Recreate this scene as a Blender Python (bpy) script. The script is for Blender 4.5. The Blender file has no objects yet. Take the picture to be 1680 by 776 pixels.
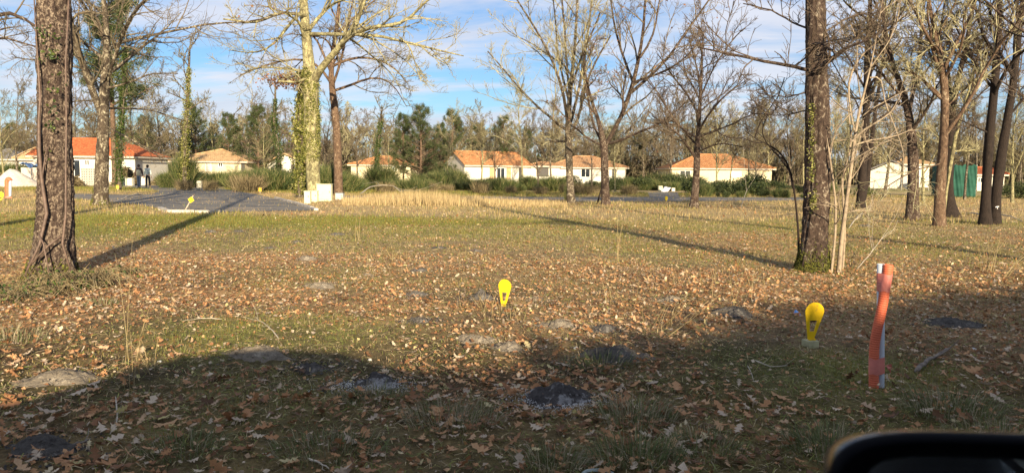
import bpy, math, random
import numpy as np
from mathutils import Vector, Matrix
PI = math.pi
rng = np.random.default_rng(7)
random.seed(7)
SC = bpy.context.scene
COL = SC.collection

# ------------------------------------------------------------------ camera
CAMZ, FPX, PITCH, ROLL = 1.3, 1200.0, math.radians(4.86), 0.0095
fwd = Vector((0, math.cos(PITCH), -math.sin(PITCH)))
right = Vector((math.cos(ROLL), 0, math.sin(ROLL)))
right = (right - fwd * right.dot(fwd)).normalized()
up = right.cross(fwd).normalized()
cam_data = bpy.data.cameras.new('camera')
cam = bpy.data.objects.new('camera', cam_data)
COL.objects.link(cam)
SC.camera = cam
M = Matrix((right, up, -fwd)).transposed().to_4x4()
M.translation = Vector((0, 0, CAMZ))
cam.matrix_world = M
cam_data.sensor_width = 36
cam_data.lens = 36 * FPX / 1680
cam_data.clip_start, cam_data.clip_end = 0.03, 5000
cam_data.dof.use_dof = True
cam_data.dof.focus_distance = 11
cam_data.dof.aperture_fstop = 8

# ------------------------------------------------------------------ light
SUN_EL = math.radians(15.2)
sh = Vector((-0.268, 0.963, 0)).normalized()          # the way shadows fall
SUNDIR = Vector((-sh.x * math.cos(SUN_EL), -sh.y * math.cos(SUN_EL), math.sin(SUN_EL)))
sl = bpy.data.lights.new('sun', 'SUN')
sl.energy = 5.0
sl.angle = math.radians(0.5)
sl.color = (1.0, 0.83, 0.58)
sun = bpy.data.objects.new('sun', sl)
COL.objects.link(sun)
sun.rotation_euler = SUNDIR.to_track_quat('Z', 'Y').to_euler()
sun.location = (4, -14, 20)
SC.view_settings.view_transform = 'Standard'
SC.view_settings.look = 'None'
SC.view_settings.exposure = 1.22
SC.view_settings.gamma = 1

world = bpy.data.worlds.new('World')
SC.world = world
world.use_nodes = True
wn, wl = world.node_tree.nodes, world.node_tree.links
wn.clear()
wo = wn.new('ShaderNodeOutputWorld')
bg = wn.new('ShaderNodeBackground')
bg.inputs['Strength'].default_value = 0.052
sky = wn.new('ShaderNodeTexSky')
sky.sky_type = 'NISHITA'
sky.sun_disc = False
sky.sun_elevation = SUN_EL
sky.sun_rotation = math.atan2(SUNDIR.x, SUNDIR.y)
sky.air_density, sky.dust_density, sky.ozone_density = 1.0, 0.6, 2.0
tc = wn.new('ShaderNodeTexCoord')
sep = wn.new('ShaderNodeSeparateXYZ')
wl.new(tc.outputs['Generated'], sep.inputs[0])
def wmath(op, a, b=None, c=None):
    m = wn.new('ShaderNodeMath'); m.operation = op
    for i, v in enumerate((a, b, c)):
        if v is None: continue
        if isinstance(v, (int, float)): m.inputs[i].default_value = v
        else: wl.new(v, m.inputs[i])
    return m.outputs[0]
den = wmath('ADD', wmath('MAXIMUM', sep.outputs['Z'], 0.0), 0.10)
cx = wmath('DIVIDE', sep.outputs['X'], den)
cy = wmath('DIVIDE', sep.outputs['Y'], den)
cmb = wn.new('ShaderNodeCombineXYZ')
wl.new(wmath('ADD', wmath('MULTIPLY', cx, 0.55), wmath('MULTIPLY', cy, 0.25)), cmb.inputs[0])
wl.new(wmath('MULTIPLY', cy, 1.0), cmb.inputs[1])
nz = wn.new('ShaderNodeTexNoise')
nz.inputs['Scale'].default_value = 1.5
nz.inputs['Detail'].default_value = 9
nz.inputs['Roughness'].default_value = 0.58
nz.inputs['Distortion'].default_value = 0.35
wl.new(cmb.outputs[0], nz.inputs['Vector'])
ramp = wn.new('ShaderNodeValToRGB')
ramp.color_ramp.elements[0].position = 0.38
ramp.color_ramp.elements[0].color = (0, 0, 0, 1)
ramp.color_ramp.elements[1].position = 0.57
ramp.color_ramp.elements[1].color = (0.85, 0.85, 0.85, 1)
wl.new(nz.outputs['Fac'], ramp.inputs[0])
nz2 = wn.new('ShaderNodeTexNoise')
nz2.inputs['Scale'].default_value = 1.1
nz2.inputs['Detail'].default_value = 5
wl.new(cmb.outputs[0], nz2.inputs['Vector'])
ccol = wn.new('ShaderNodeMixRGB')
ccol.inputs[1].default_value = (4.2, 4.9, 6.4, 1)
ccol.inputs[2].default_value = (9.0, 8.7, 8.8, 1)
wl.new(nz2.outputs['Fac'], ccol.inputs[0])
tint = wn.new('ShaderNodeMixRGB'); tint.blend_type = 'MULTIPLY'; tint.inputs[0].default_value = 1
tint.inputs[2].default_value = (.74, .96, 1.25, 1)
wl.new(sky.outputs[0], tint.inputs[1])
mixs = wn.new('ShaderNodeMixRGB')
wl.new(ramp.outputs[0], mixs.inputs[0])
wl.new(tint.outputs[0], mixs.inputs[1])
wl.new(ccol.outputs[0], mixs.inputs[2])
wl.new(mixs.outputs[0], bg.inputs['Color'])
wl.new(bg.outputs[0], wo.inputs[0])

# ------------------------------------------------------------------ pixel -> place
def ray(px, py):
    return (fwd + right * ((px - 840) / FPX) - up * ((py - 388) / FPX))
def G(px, py, z=0.0):
    d = ray(px, py)
    t = (z - CAMZ) / d.z
    return Vector((d.x * t, d.y * t, z))
def at(px, py, Y):
    d = ray(px, py)
    t = Y / d.y
    return Vector((d.x * t, Y, CAMZ + d.z * t))

# ------------------------------------------------------------------ helpers
def tag(o, label=None, cat=None, group=None, kind=None):
    if label: o['label'] = label
    if cat: o['category'] = cat
    if group: o['group'] = group
    if kind: o['kind'] = kind
    return o
def thing(name, label, cat, loc=(0, 0, 0), rotz=0, group=None):
    o = bpy.data.objects.new(name, None)
    COL.objects.link(o)
    o.location = loc
    o.rotation_euler = (0, 0, rotz)
    return tag(o, label, cat, group)
def link(name, me, parent=None):
    o = bpy.data.objects.new(name, me)
    COL.objects.link(o)
    if parent is not None: o.parent = parent
    return o
def np_mesh(name, V, F, mat=None, smooth=True, cols=None, mats=None, midx=None):
    """V (n,3); F: array (m,k) or list of arrays of different k."""
    me = bpy.data.meshes.new(name)
    Fs = F if isinstance(F, list) else [F]
    Fs = [np.asarray(f, dtype=np.int32) for f in Fs if len(f)]
    V = np.asarray(V, dtype=np.float32)
    nl = sum(f.size for f in Fs); nf = sum(len(f) for f in Fs)
    me.vertices.add(len(V)); me.loops.add(nl); me.polygons.add(nf)
    me.vertices.foreach_set('co', V.ravel())
    me.loops.foreach_set('vertex_index', np.concatenate([f.ravel() for f in Fs]))
    tot = np.concatenate([np.full(len(f), f.shape[1], np.int32) for f in Fs])
    start = np.concatenate([[0], np.cumsum(tot)[:-1]]).astype(np.int32)
    me.polygons.foreach_set('loop_start', start)
    me.polygons.foreach_set('loop_total', tot)
    me.polygons.foreach_set('use_smooth', np.full(nf, smooth, dtype=bool))
    if cols is not None:
        ca = me.color_attributes.new('Col', 'FLOAT_COLOR', 'POINT')
        c4 = np.ones((len(V), 4), np.float32); c4[:, :3] = cols
        ca.data.foreach_set('color', c4.ravel())
    for m in (mats or ([mat] if mat else [])): me.materials.append(m)
    if midx is not None: me.polygons.foreach_set('material_index', np.asarray(midx, np.int32))
    me.update(calc_edges=True)
    me.validate()
    return me
class MB:
    """small mesh builder"""
    def __init__(s): s.v = []; s.f = []; s.m = []
    def add(s, vs, fs, mi=0):
        b = len(s.v); s.v += [tuple(v) for v in vs]
        s.f += [tuple(i + b for i in f) for f in fs]; s.m += [mi] * len(fs)
        return s
    def box(s, x0, x1, y0, y1, z0, z1, mi=0):
        vs = [(x0,y0,z0),(x1,y0,z0),(x1,y1,z0),(x0,y1,z0),(x0,y0,z1),(x1,y0,z1),(x1,y1,z1),(x0,y1,z1)]
        return s.add(vs, [(0,3,2,1),(4,5,6,7),(0,1,5,4),(1,2,6,5),(2,3,7,6),(3,0,4,7)], mi)
    def tube(s, pts, rad, k=8, mi=0, cap=True):
        pts = [Vector(p) for p in pts]
        if not hasattr(rad, '__len__'): rad = [rad] * len(pts)
        vs = []; n = len(pts)
        d0 = (pts[-1] - pts[0]).normalized()
        ref = Vector((1, 0, 0)) if abs(d0.x) < .7 else Vector((0, 1, 0))
        for i, p in enumerate(pts):
            t = (pts[min(i + 1, n - 1)] - pts[max(i - 1, 0)]).normalized()
            a = t.cross(ref).normalized(); b = t.cross(a)
            for j in range(k):
                an = 2 * PI * j / k
                vs.append(p + (a * math.cos(an) + b * math.sin(an)) * rad[i])
        fs = [(i*k+j, i*k+(j+1)%k, (i+1)*k+(j+1)%k, (i+1)*k+j) for i in range(n-1) for j in range(k)]
        if cap: fs += [tuple(reversed(range(k))), tuple(range((n-1)*k, n*k))]
        return s.add(vs, fs, mi)
    def build(s, name, mats, parent=None, smooth=False, bevel=0):
        me = bpy.data.meshes.new(name)
        me.from_pydata(s.v, [], s.f)
        for m in (mats if isinstance(mats, (list, tuple)) else [mats]): me.materials.append(m)
        me.polygons.foreach_set('material_index', s.m)
        me.polygons.foreach_set('use_smooth', [smooth] * len(s.f))
        me.update()
        o = link(name, me, parent)
        if bevel:
            b = o.modifiers.new('bevel', 'BEVEL'); b.width = bevel; b.segments = 2; b.limit_method = 'ANGLE'
        return o

# value noise on arrays
_perm = np.random.default_rng(3).random((256, 256))
def vnoise(x, y):
    xi = np.floor(x).astype(int); yi = np.floor(y).astype(int)
    fx = x - xi; fy = y - yi
    fx = fx*fx*(3-2*fx); fy = fy*fy*(3-2*fy)
    a = _perm[xi % 256, yi % 256]; b = _perm[(xi+1) % 256, yi % 256]
    c = _perm[xi % 256, (yi+1) % 256]; d = _perm[(xi+1) % 256, (yi+1) % 256]
    return (a*(1-fx)+b*fx)*(1-fy) + (c*(1-fx)+d*fx)*fy
def fbm(x, y, o=4):
    s = 0; a = .5; t = 0
    for i in range(o):
        s = s + a*vnoise(x*2**i+17*i, y*2**i+9*i); t += a; a *= .5
    return s / t
def gauss(x, y, cx, cy, sx, sy): return np.exp(-((x-cx)/sx)**2 - ((y-cy)/sy)**2)
def sstep(a, b, x):
    t = np.clip((x-a)/(b-a), 0, 1); return t*t*(3-2*t)
def gh(x, y):
    """height of the ground: uneven turf close by, level further off"""
    x = np.asarray(x, float); y = np.asarray(y, float)
    far = 1 - sstep(13, 17, y)
    near = np.clip(y / 3, 0, 1)
    return ((fbm(x*.8, y*.8, 3)-.62)*.10 + (fbm(x*5, y*5, 3)-.6)*.035) * far * near
def ghf(x, y): return float(gh(x, y))
def onground(px, py):
    p = G(px, py); z = 0
    for _ in range(3):
        z = ghf(p.x, p.y); p = G(px, py, z)
    return p

# ------------------------------------------------------------------ materials
def new_mat(name):
    m = bpy.data.materials.new(name); m.use_nodes = True
    nt = m.node_tree; b = nt.nodes['Principled BSDF']
    b.inputs['Roughness'].default_value = .85
    b.inputs['Specular IOR Level'].default_value = .3
    return m, nt, b
def noise_node(nt, scale, detail=5, rough=.6, coord='Object', stretch=None, dist=0):
    t = nt.nodes.new('ShaderNodeTexCoord'); n = nt.nodes.new('ShaderNodeTexNoise')
    n.inputs['Scale'].default_value = scale; n.inputs['Detail'].default_value = detail
    n.inputs['Roughness'].default_value = rough; n.inputs['Distortion'].default_value = dist
    src = t.outputs[coord]
    if stretch:
        mp = nt.nodes.new('ShaderNodeMapping'); mp.inputs['Scale'].default_value = stretch
        nt.links.new(src, mp.inputs[0]); src = mp.outputs[0]
    nt.links.new(src, n.inputs['Vector'])
    return n
def rampn(nt, src, stops, interp='LINEAR'):
    r = nt.nodes.new('ShaderNodeValToRGB'); r.color_ramp.interpolation = interp
    e = r.color_ramp.elements
    while len(e) < len(stops): e.new(.5)
    for i, (p, c) in enumerate(stops):
        e[i].position = p; e[i].color = (*c, 1)
    nt.links.new(src, r.inputs[0]); return r
def bump(nt, b, src, strength=.5, dist=.02):
    bp = nt.nodes.new('ShaderNodeBump'); bp.inputs['Strength'].default_value = strength
    bp.inputs['Distance'].default_value = dist
    nt.links.new(src, bp.inputs['Height']); nt.links.new(bp.outputs[0], b.inputs['Normal'])
def mat_noise(name, stops, scale=5, rough=.85, bumps=.3, bd=.01, stretch=None, spec=.3, detail=6, coord='Object'):
    m, nt, b = new_mat(name)
    n = noise_node(nt, scale, detail, .65, coord, stretch)
    r = rampn(nt, n.outputs['Fac'], stops)
    nt.links.new(r.outputs[0], b.inputs['Base Color'])
    b.inputs['Roughness'].default_value = rough; b.inputs['Specular IOR Level'].default_value = spec
    if bumps: bump(nt, b, n.outputs['Fac'], bumps, bd)
    return m
def flat2(name, c, var=.12, scale=8, rough=.6, spec=.4, bumps=.1):
    lo = tuple(v*(1-var) for v in c); hi = tuple(min(1, v*(1+var)) for v in c)
    return mat_noise(name, [(.35, lo), (.65, hi)], scale, rough, bumps, .004, spec=spec)
def bark(name, dark, mid, pale, pale_at=.58, scale=6, fur=1.0, green=None):
    m, nt, b = new_mat(name)
    n1 = noise_node(nt, scale, 8, .75, 'Object', (1, 1, .75), 1.2)
    r = rampn(nt, n1.outputs['Fac'], [(.36, dark), (.5, mid), (pale_at, mid), (pale_at+.10, pale)])
    n2 = noise_node(nt, scale*7, 5, .75, 'Object', (1, 1, .33), .6)
    mx = nt.nodes.new('ShaderNodeMixRGB'); mx.blend_type = 'MULTIPLY'; mx.inputs[0].default_value = .75*fur
    r2 = rampn(nt, n2.outputs['Fac'], [(.38, (.3, .3, .3)), (.6, (1.15, 1.15, 1.15))])
    nt.links.new(r.outputs[0], mx.inputs[1]); nt.links.new(r2.outputs[0], mx.inputs[2])
    out = mx.outputs[0]
    if green:
        n3 = noise_node(nt, scale*.8, 5, .6, 'Object')
        g = rampn(nt, n3.outputs['Fac'], [(.5, (0, 0, 0)), (.62, (1, 1, 1))])
        mg = nt.nodes.new('ShaderNodeMixRGB'); mg.inputs[2].default_value = (*green, 1)
        nt.links.new(g.outputs[0], mg.inputs[0]); nt.links.new(out, mg.inputs[1]); out = mg.outputs[0]
    nt.links.new(out, b.inputs['Base Color'])
    b.inputs['Roughness'].default_value = .92
    bump(nt, b, n2.outputs['Fac'], .8*fur, .03)
    return m
def island(name, stops, rough=.8, trans=0.0, obj=False, spec=.25):
    """colour differs from leaf to leaf"""
    m, nt, b = new_mat(name)
    if obj:
        g = nt.nodes.new('ShaderNodeObjectInfo'); src = g.outputs['Random']
    else:
        g = nt.nodes.new('ShaderNodeNewGeometry'); src = g.outputs['Random Per Island']
    r = rampn(nt, src, stops)
    n = noise_node(nt, 40, 3, .6)
    r2 = rampn(nt, n.outputs['Fac'], [(.3, (.65, .65, .65)), (.7, (1.2, 1.2, 1.2))])
    mx = nt.nodes.new('ShaderNodeMixRGB'); mx.blend_type = 'MULTIPLY'; mx.inputs[0].default_value = 1
    nt.links.new(r.outputs[0], mx.inputs[1]); nt.links.new(r2.outputs[0], mx.inputs[2])
    nt.links.new(mx.outputs[0], b.inputs['Base Color'])
    b.inputs['Roughness'].default_value = rough; b.inputs['Specular IOR Level'].default_value = spec
    if trans:
        t = nt.nodes.new('ShaderNodeBsdfTranslucent'); ms = nt.nodes.new('ShaderNodeMixShader')
        ms.inputs[0].default_value = trans
        nt.links.new(mx.outputs[0], t.inputs['Color'])
        nt.links.new(b.outputs[0], ms.inputs[1]); nt.links.new(t.outputs[0], ms.inputs[2])
        nt.links.new(ms.outputs[0], nt.nodes['Material Output'].inputs['Surface'])
    return m
LEAFC = [(0, (.12, .065, .035)), (.2, (.27, .125, .055)), (.5, (.46, .235, .105)), (.72, (.56, .335, .17)), (.84, (.46, .36, .26)), (.95, (.62, .50, .36)), (1, (.56, .47, .18))]
M_leaf = island('oak_leaf_litter', LEAFC, .7, .15)
M_leaf_o = island('oak_leaf_single', LEAFC, .65, .15, obj=True)
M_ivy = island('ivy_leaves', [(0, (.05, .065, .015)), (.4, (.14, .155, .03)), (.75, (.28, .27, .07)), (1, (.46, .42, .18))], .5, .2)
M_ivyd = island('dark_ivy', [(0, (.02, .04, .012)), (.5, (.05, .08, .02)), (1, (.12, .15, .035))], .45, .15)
M_broom = island('broom_stems', [(0, (.025, .045, .016)), (.45, (.065, .095, .028)), (.75, (.14, .16, .045)), (1, (.32, .27, .13))], .7, .1)
M_laurel = island('evergreen_leaves', [(0, (.018, .03, .012)), (.5, (.04, .06, .02)), (1, (.10, .11, .035))], .55, .1)
M_pine = island('pine_needles', [(0, (.018, .03, .012)), (.5, (.05, .072, .024)), (1, (.13, .15, .055))], .6, .1)
M_dry = island('dry_leaves', [(0, (.12, .05, .03)), (.5, (.25, .11, .06)), (1, (.38, .2, .1))], .7, .25)
M_bark_dark = bark('bark_dark_oak', (.022, .014, .011), (.080, .053, .039), (.38, .32, .24), .54, 11)
M_bark_big = bark('bark_big_oak', (.028, .018, .014), (.09, .06, .046), (.38, .30, .22), .50, 22)
M_bark_lich = bark('bark_lichen', (.09, .075, .045), (.26, .23, .12), (.46, .43, .23), .5, 4, .9)
M_bark_mid = bark('bark_mid', (.03, .022, .016), (.095, .072, .05), (.44, .39, .28), .52, 6)
M_bark_red = bark('bark_reddish', (.045, .027, .018), (.15, .095, .06), (.36, .28, .19), .55, 6)
M_bark_vdark = bark('bark_very_dark', (.014, .010, .008), (.032, .022, .017), (.14, .11, .08), .62, 8)
M_bark_pale = bark('bark_pale_sapling', (.18, .13, .09), (.33, .26, .18), (.46, .38, .28), .55, 8, .5)
M_twig = bark('twigs_grey', (.07, .055, .038), (.155, .122, .08), (.30, .26, .17), .55, 3, .2)
M_twig_y = bark('twigs_lichen', (.14, .12, .07), (.26, .23, .13), (.40, .37, .22), .5, 3, .2)
M_twig_b = bark('twigs_brown', (.05, .034, .024), (.11, .08, .055), (.24, .19, .13), .6, 3, .2)
M_twig_far = bark('twigs_far', (.09, .075, .042), (.155, .13, .072), (.26, .23, .14), .55, 1.2, .2)
M_twig_farb = bark('twigs_far_brown', (.08, .06, .04), (.135, .105, .066), (.22, .18, .12), .55, 1.2, .2)
M_moss = mat_noise('moss', [(.35, (.03, .035, .01)), (.5, (.11, .115, .02)), (.7, (.20, .19, .035))], 25, .95, .8, .02)
M_vine = flat2('vine_wood', (.12, .08, .06), .35, 20)
M_wood = mat_noise('weathered_stick', [(.35, (.09, .07, .055)), (.6, (.26, .22, .18))], 14, .9, .5, .01, (1, 1, .3))
M_stick = flat2('pale_stick', (.42, .36, .27), .25, 15)
M_straw = island('straw', [(0, (.22, .155, .07)), (.5, (.36, .27, .13)), (1, (.48, .38, .20))], .7, .2)
M_asph = None

# ------------------------------------------------------------------ ground zones
MOUNDS = [  # px, py, radius, height, kind (0 dark, 1 grey sand, 2 dark with white sand)
    (612, 630, .20, .07, 2), (915, 657, .24, .09, 2), (516, 607, .15, .05, 0), (95, 622, .26, .06, 1), (62, 737, .20, .06, 0),
    (425, 580, .27, .05, 1), (790, 491, .17, .10, 0), (912, 534, .20, .05, 1), (782, 558, .17, .05, 1), (832, 571, .16, .06, 1),
    (530, 469, .22, .05, 1), (682, 484, .16, .04, 0), (690, 527, .13, .03, 0), (502, 425, .20, .05, 1), (686, 444, .16, .04, 0),
    (1008, 582, .30, .06, 0), (1572, 532, .30, .05, 0), (1204, 514, .26, .07, 0), (992, 541, .14, .04, 0), (348, 381, .20, .04, 0),
    (392, 380, .16, .04, 0), (553, 385, .18, .05, 0), (440, 408, .14, .04, 0), (605, 452, .12, .03, 1), (720, 407, .2, .03, 0),
    (1420, 372, .2, .06, 0), (1098, 492, .14, .03, 1), (780, 412, .14, .04, 0), (878, 492, .12, .03, 1), (486, 398, .16, .04, 0)]
def zones(x, y):
    n1 = fbm(x*.45, y*.45, 4); n2 = fbm(x*1.7+40, y*1.7, 3); n3 = fbm(x*.16+9, y*.16+3, 3)
    leaf = .24 + .62*gauss(x, y, -5.0, 7.2, 2.6, 2.4) + .30*gauss(x, y, 3.4, 8.6, 2.6, 1.8) + .30*gauss(x, y, 1.2, 6.8, 1.3, 1.0) \
        + .22*gauss(x, y, -2.0, 9.0, 3.5, 2.5) + .25*gauss(x, y, 0, 3.4, 5, 1.3) + .25*gauss(x, y, 10, 14, 8, 5)
    leaf = leaf * (1 - .55*sstep(13, 20, y)) * (1 - .6*sstep(24, 34, y)) + (n1-.5)*1.1 + (n2-.5)*.9
    leaf += .5*gauss(x, y, 3.3, 4.5, 1.2, 1.1) + .35*gauss(x, y, .9, 4.3, 1.0, .7)
    leaf -= .55*gauss(x, y, -2.35, 6.1, 1.3, .7) + .5*gauss(x, y, 2.6, 5.1, .9, .6)
    leaf += .45*gauss(x, y, -5, 33, 4, 3) + .35*gauss(x, y, 6.2, 30, 3.5, 1.2) + .5*gauss(x, y, -12.6, 33, 1.0, 2) + .4*gauss(x, y, -16.5, 44, 2.2, 2.5)
    green = .12 + 1.0*gauss(x, y, -6, 19.5, 6.5, 2.6)*(x < 3) + .5*gauss(x, y, -9, 15.5, 4, 3) + .55*gauss(x, y, -2.35, 6.1, 1.5, .8) \
        + .35*gauss(x, y, 2.3, 5.1, .9, .7) - .35*gauss(x, y, 4, 5.5, 1.6, 1.8) + .25*gauss(x, y, 0, 4.2, 4, 1.2) + .15*gauss(x, y, 8, 14, 5, 3) + .8*gauss(x, y, -27, 52, 12, 6) \
        + .7*gauss(x, y, 0, 50, 18, 6) + .8*gauss(x, y, 45, 76, 14, 12)
    green = green + (n1-.5)*-.7 + (n3-.5)*.7 + (n2-.5)*.5
    dry = .25 + .75*sstep(13, 26, y) + (n3-.5)*.6
    return np.clip(leaf, 0, 1), np.clip(green, 0, 1), np.clip(dry, 0, 1), n2
def ground_col(x, y):
    leaf, green, dry, n2 = zones(x, y)
    soil = np.array((.25, .175, .10)); lit = np.array((.45, .285, .145)); grn = np.array((.20, .22, .06)); dr = np.array((.48, .37, .19))
    soil_shade = 1-.40*sstep(11, 8, y)*(.35+fbm(x*2.5+5, y*2.5, 3)*1.3)-.38*sstep(6.2, 4.6, y)  # bare soil patches, plus shade painted into the near ground colour
    c = (soil + (dr-soil)*(dry*.9)[..., None])*soil_shade[..., None]
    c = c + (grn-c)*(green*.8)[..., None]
    c = c + (lit*(1-.55*sstep(6.4, 4.8, y))[..., None]-c)*(leaf*.75)[..., None]  # litter colour darkened as well: painted shade close to the car
    return np.clip(c*(.75+.5*n2)[..., None], .015, .8)

def material_ground():
    m, nt, b = new_mat('ground_turf')
    a = nt.nodes.new('ShaderNodeAttribute'); a.attribute_name = 'Col'
    n = noise_node(nt, 9, 9, .75)
    r = rampn(nt, n.outputs['Fac'], [(.32, (.42, .40, .38)), (.5, (.95, .95, .93)), (.68, (1.5, 1.45, 1.35))])
    mx = nt.nodes.new('ShaderNodeMixRGB'); mx.blend_type = 'MULTIPLY'; mx.inputs[0].default_value = 1
    nt.links.new(a.outputs['Color'], mx.inputs[1]); nt.links.new(r.outputs[0], mx.inputs[2])
    n3 = noise_node(nt, 55, 5, .7)
    r3 = rampn(nt, n3.outputs['Fac'], [(.35, (.55, .55, .55)), (.65, (1.3, 1.3, 1.3))])
    m2 = nt.nodes.new('ShaderNodeMixRGB'); m2.blend_type = 'MULTIPLY'; m2.inputs[0].default_value = .8
    nt.links.new(mx.outputs[0], m2.inputs[1]); nt.links.new(r3.outputs[0], m2.inputs[2])
    nt.links.new(m2.outputs[0], b.inputs['Base Color'])
    b.inputs['Roughness'].default_value = .95; b.inputs['Specular IOR Level'].default_value = .1
    bump(nt, b, n3.outputs['Fac'], .5, .02)
    return m
ys = np.concatenate([np.linspace(-60, 1.0, 26), np.arange(1.2, 12, .09), np.geomspace(12, 60, 130), np.geomspace(62, 3000, 50)])
us = np.concatenate([-np.geomspace(40, 1.06, 14), np.linspace(-1, 1, 260), np.geomspace(1.06, 40, 14)])
sy = np.where(ys < 4, 6.0, ys*.85+2.6)
XX = us[None, :]*sy[:, None]; YY = np.repeat(ys[:, None], len(us), 1)
ZZ = gh(XX, YY)
V = np.stack([XX, YY, ZZ], -1).reshape(-1, 3)
nr, nc = XX.shape
ii = (np.arange(nr-1)[:, None]*nc + np.arange(nc-1)[None, :]).ravel()
F = np.stack([ii, ii+1, ii+nc+1, ii+nc], -1)
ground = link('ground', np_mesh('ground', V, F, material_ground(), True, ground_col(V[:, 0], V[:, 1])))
tag(ground, 'leaf strewn field of thin dry grass and moss', kind='structure')

# ------------------------------------------------------------------ roads
def poly_sheet(name, pts, z, mat, label):
    mb = MB(); mb.add([(p.x, p.y, z) for p in pts], [tuple(range(len(pts)))])
    o = mb.build(name, mat); tag(o, label, kind='structure'); return o
def mat_asphalt():
    m, nt, b = new_mat('worn_asphalt')
    n = noise_node(nt, .6, 6, .7, 'Object', (.6, 2.2, 1)); n2 = noise_node(nt, 25, 4, .7)
    r = rampn(nt, n.outputs['Fac'], [(.36, (.105, .102, .095)), (.48, (.15, .143, .13)), (.56, (.22, .19, .15)), (.68, (.36, .27, .17))])
    r2 = rampn(nt, n2.outputs['Fac'], [(.35, (.7, .7, .7)), (.65, (1.25, 1.25, 1.25))])
    mx = nt.nodes.new('ShaderNodeMixRGB'); mx.blend_type = 'MULTIPLY'; mx.inputs[0].default_value = 1
    nt.links.new(r.outputs[0], mx.inputs[1]); nt.links.new(r2.outputs[0], mx.inputs[2])
    nt.links.new(mx.outputs[0], b.inputs['Base Color']); b.inputs['Roughness'].default_value = .8
    bump(nt, b, n2.outputs['Fac'], .4, .01)
    return m
M_asph = mat_asphalt()
road_pts = [(278, 348.5), (360, 348.5), (440, 347), (518, 345.5), (488, 335), (452, 326), (418, 319), (385, 313), (345, 307.5), (310, 304), (180, 303.5),
            (205, 308), (240, 311), (262, 314), (250, 319), (200, 320), (120, 318), (60, 320), (120, 327), (180, 332), (232, 337), (262, 343)]
road = poly_sheet('road', [G(*p) for p in road_pts], .012, M_asph, 'worn grey asphalt road turning off past the two walkers')
lane_pts = [(556, 327), (700, 329), (850, 330), (930, 331), (1060, 331), (1250, 330), (1345, 329), (1345, 324), (1250, 324), (1115, 324), (1112, 316), (1062, 316), (1066, 324), (930, 324), (760, 323), (640, 321.5), (556, 322)]
lane = poly_sheet('lane', [G(*p) for p in lane_pts], .012, M_asph, 'narrow grey asphalt lane crossing behind the field')
M_kerb = flat2('kerb_concrete', (.42, .38, .33), .2, 6)
M_conc = flat2('concrete', (.40, .38, .34), .2, 5, .9)
def kerb(pts, label):
    pp = [G(*p) for p in pts]
    root = thing('kerb', label, 'kerb', pp[0]); o0 = pp[0].copy()
    for a, b in zip(pp, pp[1:]):
        d = b-a; L = d.length; n = max(1, int(L/1.0)); t = d.normalized(); nrm = Vector((-t.y, t.x, 0))
        for i in range(n):
            q0 = a + t*(L*i/n + .012) - o0; q1 = a + t*(L*(i+1)/n - .012) - o0
            h = .085 + random.uniform(-.008, .008)
            vs = [q0-nrm*.07, q1-nrm*.07, q1+nrm*.07, q0+nrm*.07]
            mb = MB(); mb.add([(v.x, v.y, -.05) for v in vs]+[(v.x, v.y, h) for v in vs], [(0,3,2,1),(4,5,6,7),(0,1,5,4),(1,2,6,5),(2,3,7,6),(3,0,4,7)])
            mb.build('kerb_stone', M_kerb, root)
kerb([(262, 343.2), (278, 348.9), (320, 349), (362, 349)], 'pale concrete kerb round the near corner of the asphalt')
kerb([(452, 326.0), (488, 335.2), (519, 345.7)], 'pale concrete edging running from the cabinets to the road tip')

# ------------------------------------------------------------------ soil mounds (parts of the ground)
def mat_soil(name, a, b2, c, th):
    m, nt, b = new_mat(name)
    n = noise_node(nt, 22, 8, .75); n2 = noise_node(nt, 5, 4, .6)
    mxn = nt.nodes.new('ShaderNodeMath'); mxn.operation = 'MULTIPLY_ADD'; mxn.inputs[1].default_value = .5
    nt.links.new(n.outputs['Fac'], mxn.inputs[0])
    h = nt.nodes.new('ShaderNodeMath'); h.operation = 'MULTIPLY'; h.inputs[1].default_value = .5
    nt.links.new(n2.outputs['Fac'], h.inputs[0]); nt.links.new(h.outputs[0], mxn.inputs[2])
    r = rampn(nt, mxn.outputs[0], [(.35, a), (.48, b2), (th, b2), (th+.06, c)])
    nt.links.new(r.outputs[0], b.inputs['Base Color']); bump(nt, b, n.outputs['Fac'], 1, .03)
    b.inputs['Roughness'].default_value = 1; b.inputs['Specular IOR Level'].default_value = .1
    return m
M_soils = [mat_soil('dark_earth', (.05, .045, .042), (.11, .10, .09), (.24, .22, .19), .56),
           mat_soil('grey_sandy_earth', (.10, .085, .065), (.22, .185, .14), (.36, .31, .24), .55),
           mat_soil('dark_earth_white_sand', (.035, .032, .032), (.09, .082, .078), (.36, .35, .34), .52)]
M_wsand = mat_noise('white_sand', [(.3, (.5, .49, .47)), (.7, (.66, .65, .63))], 30, .9, 0)
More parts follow.
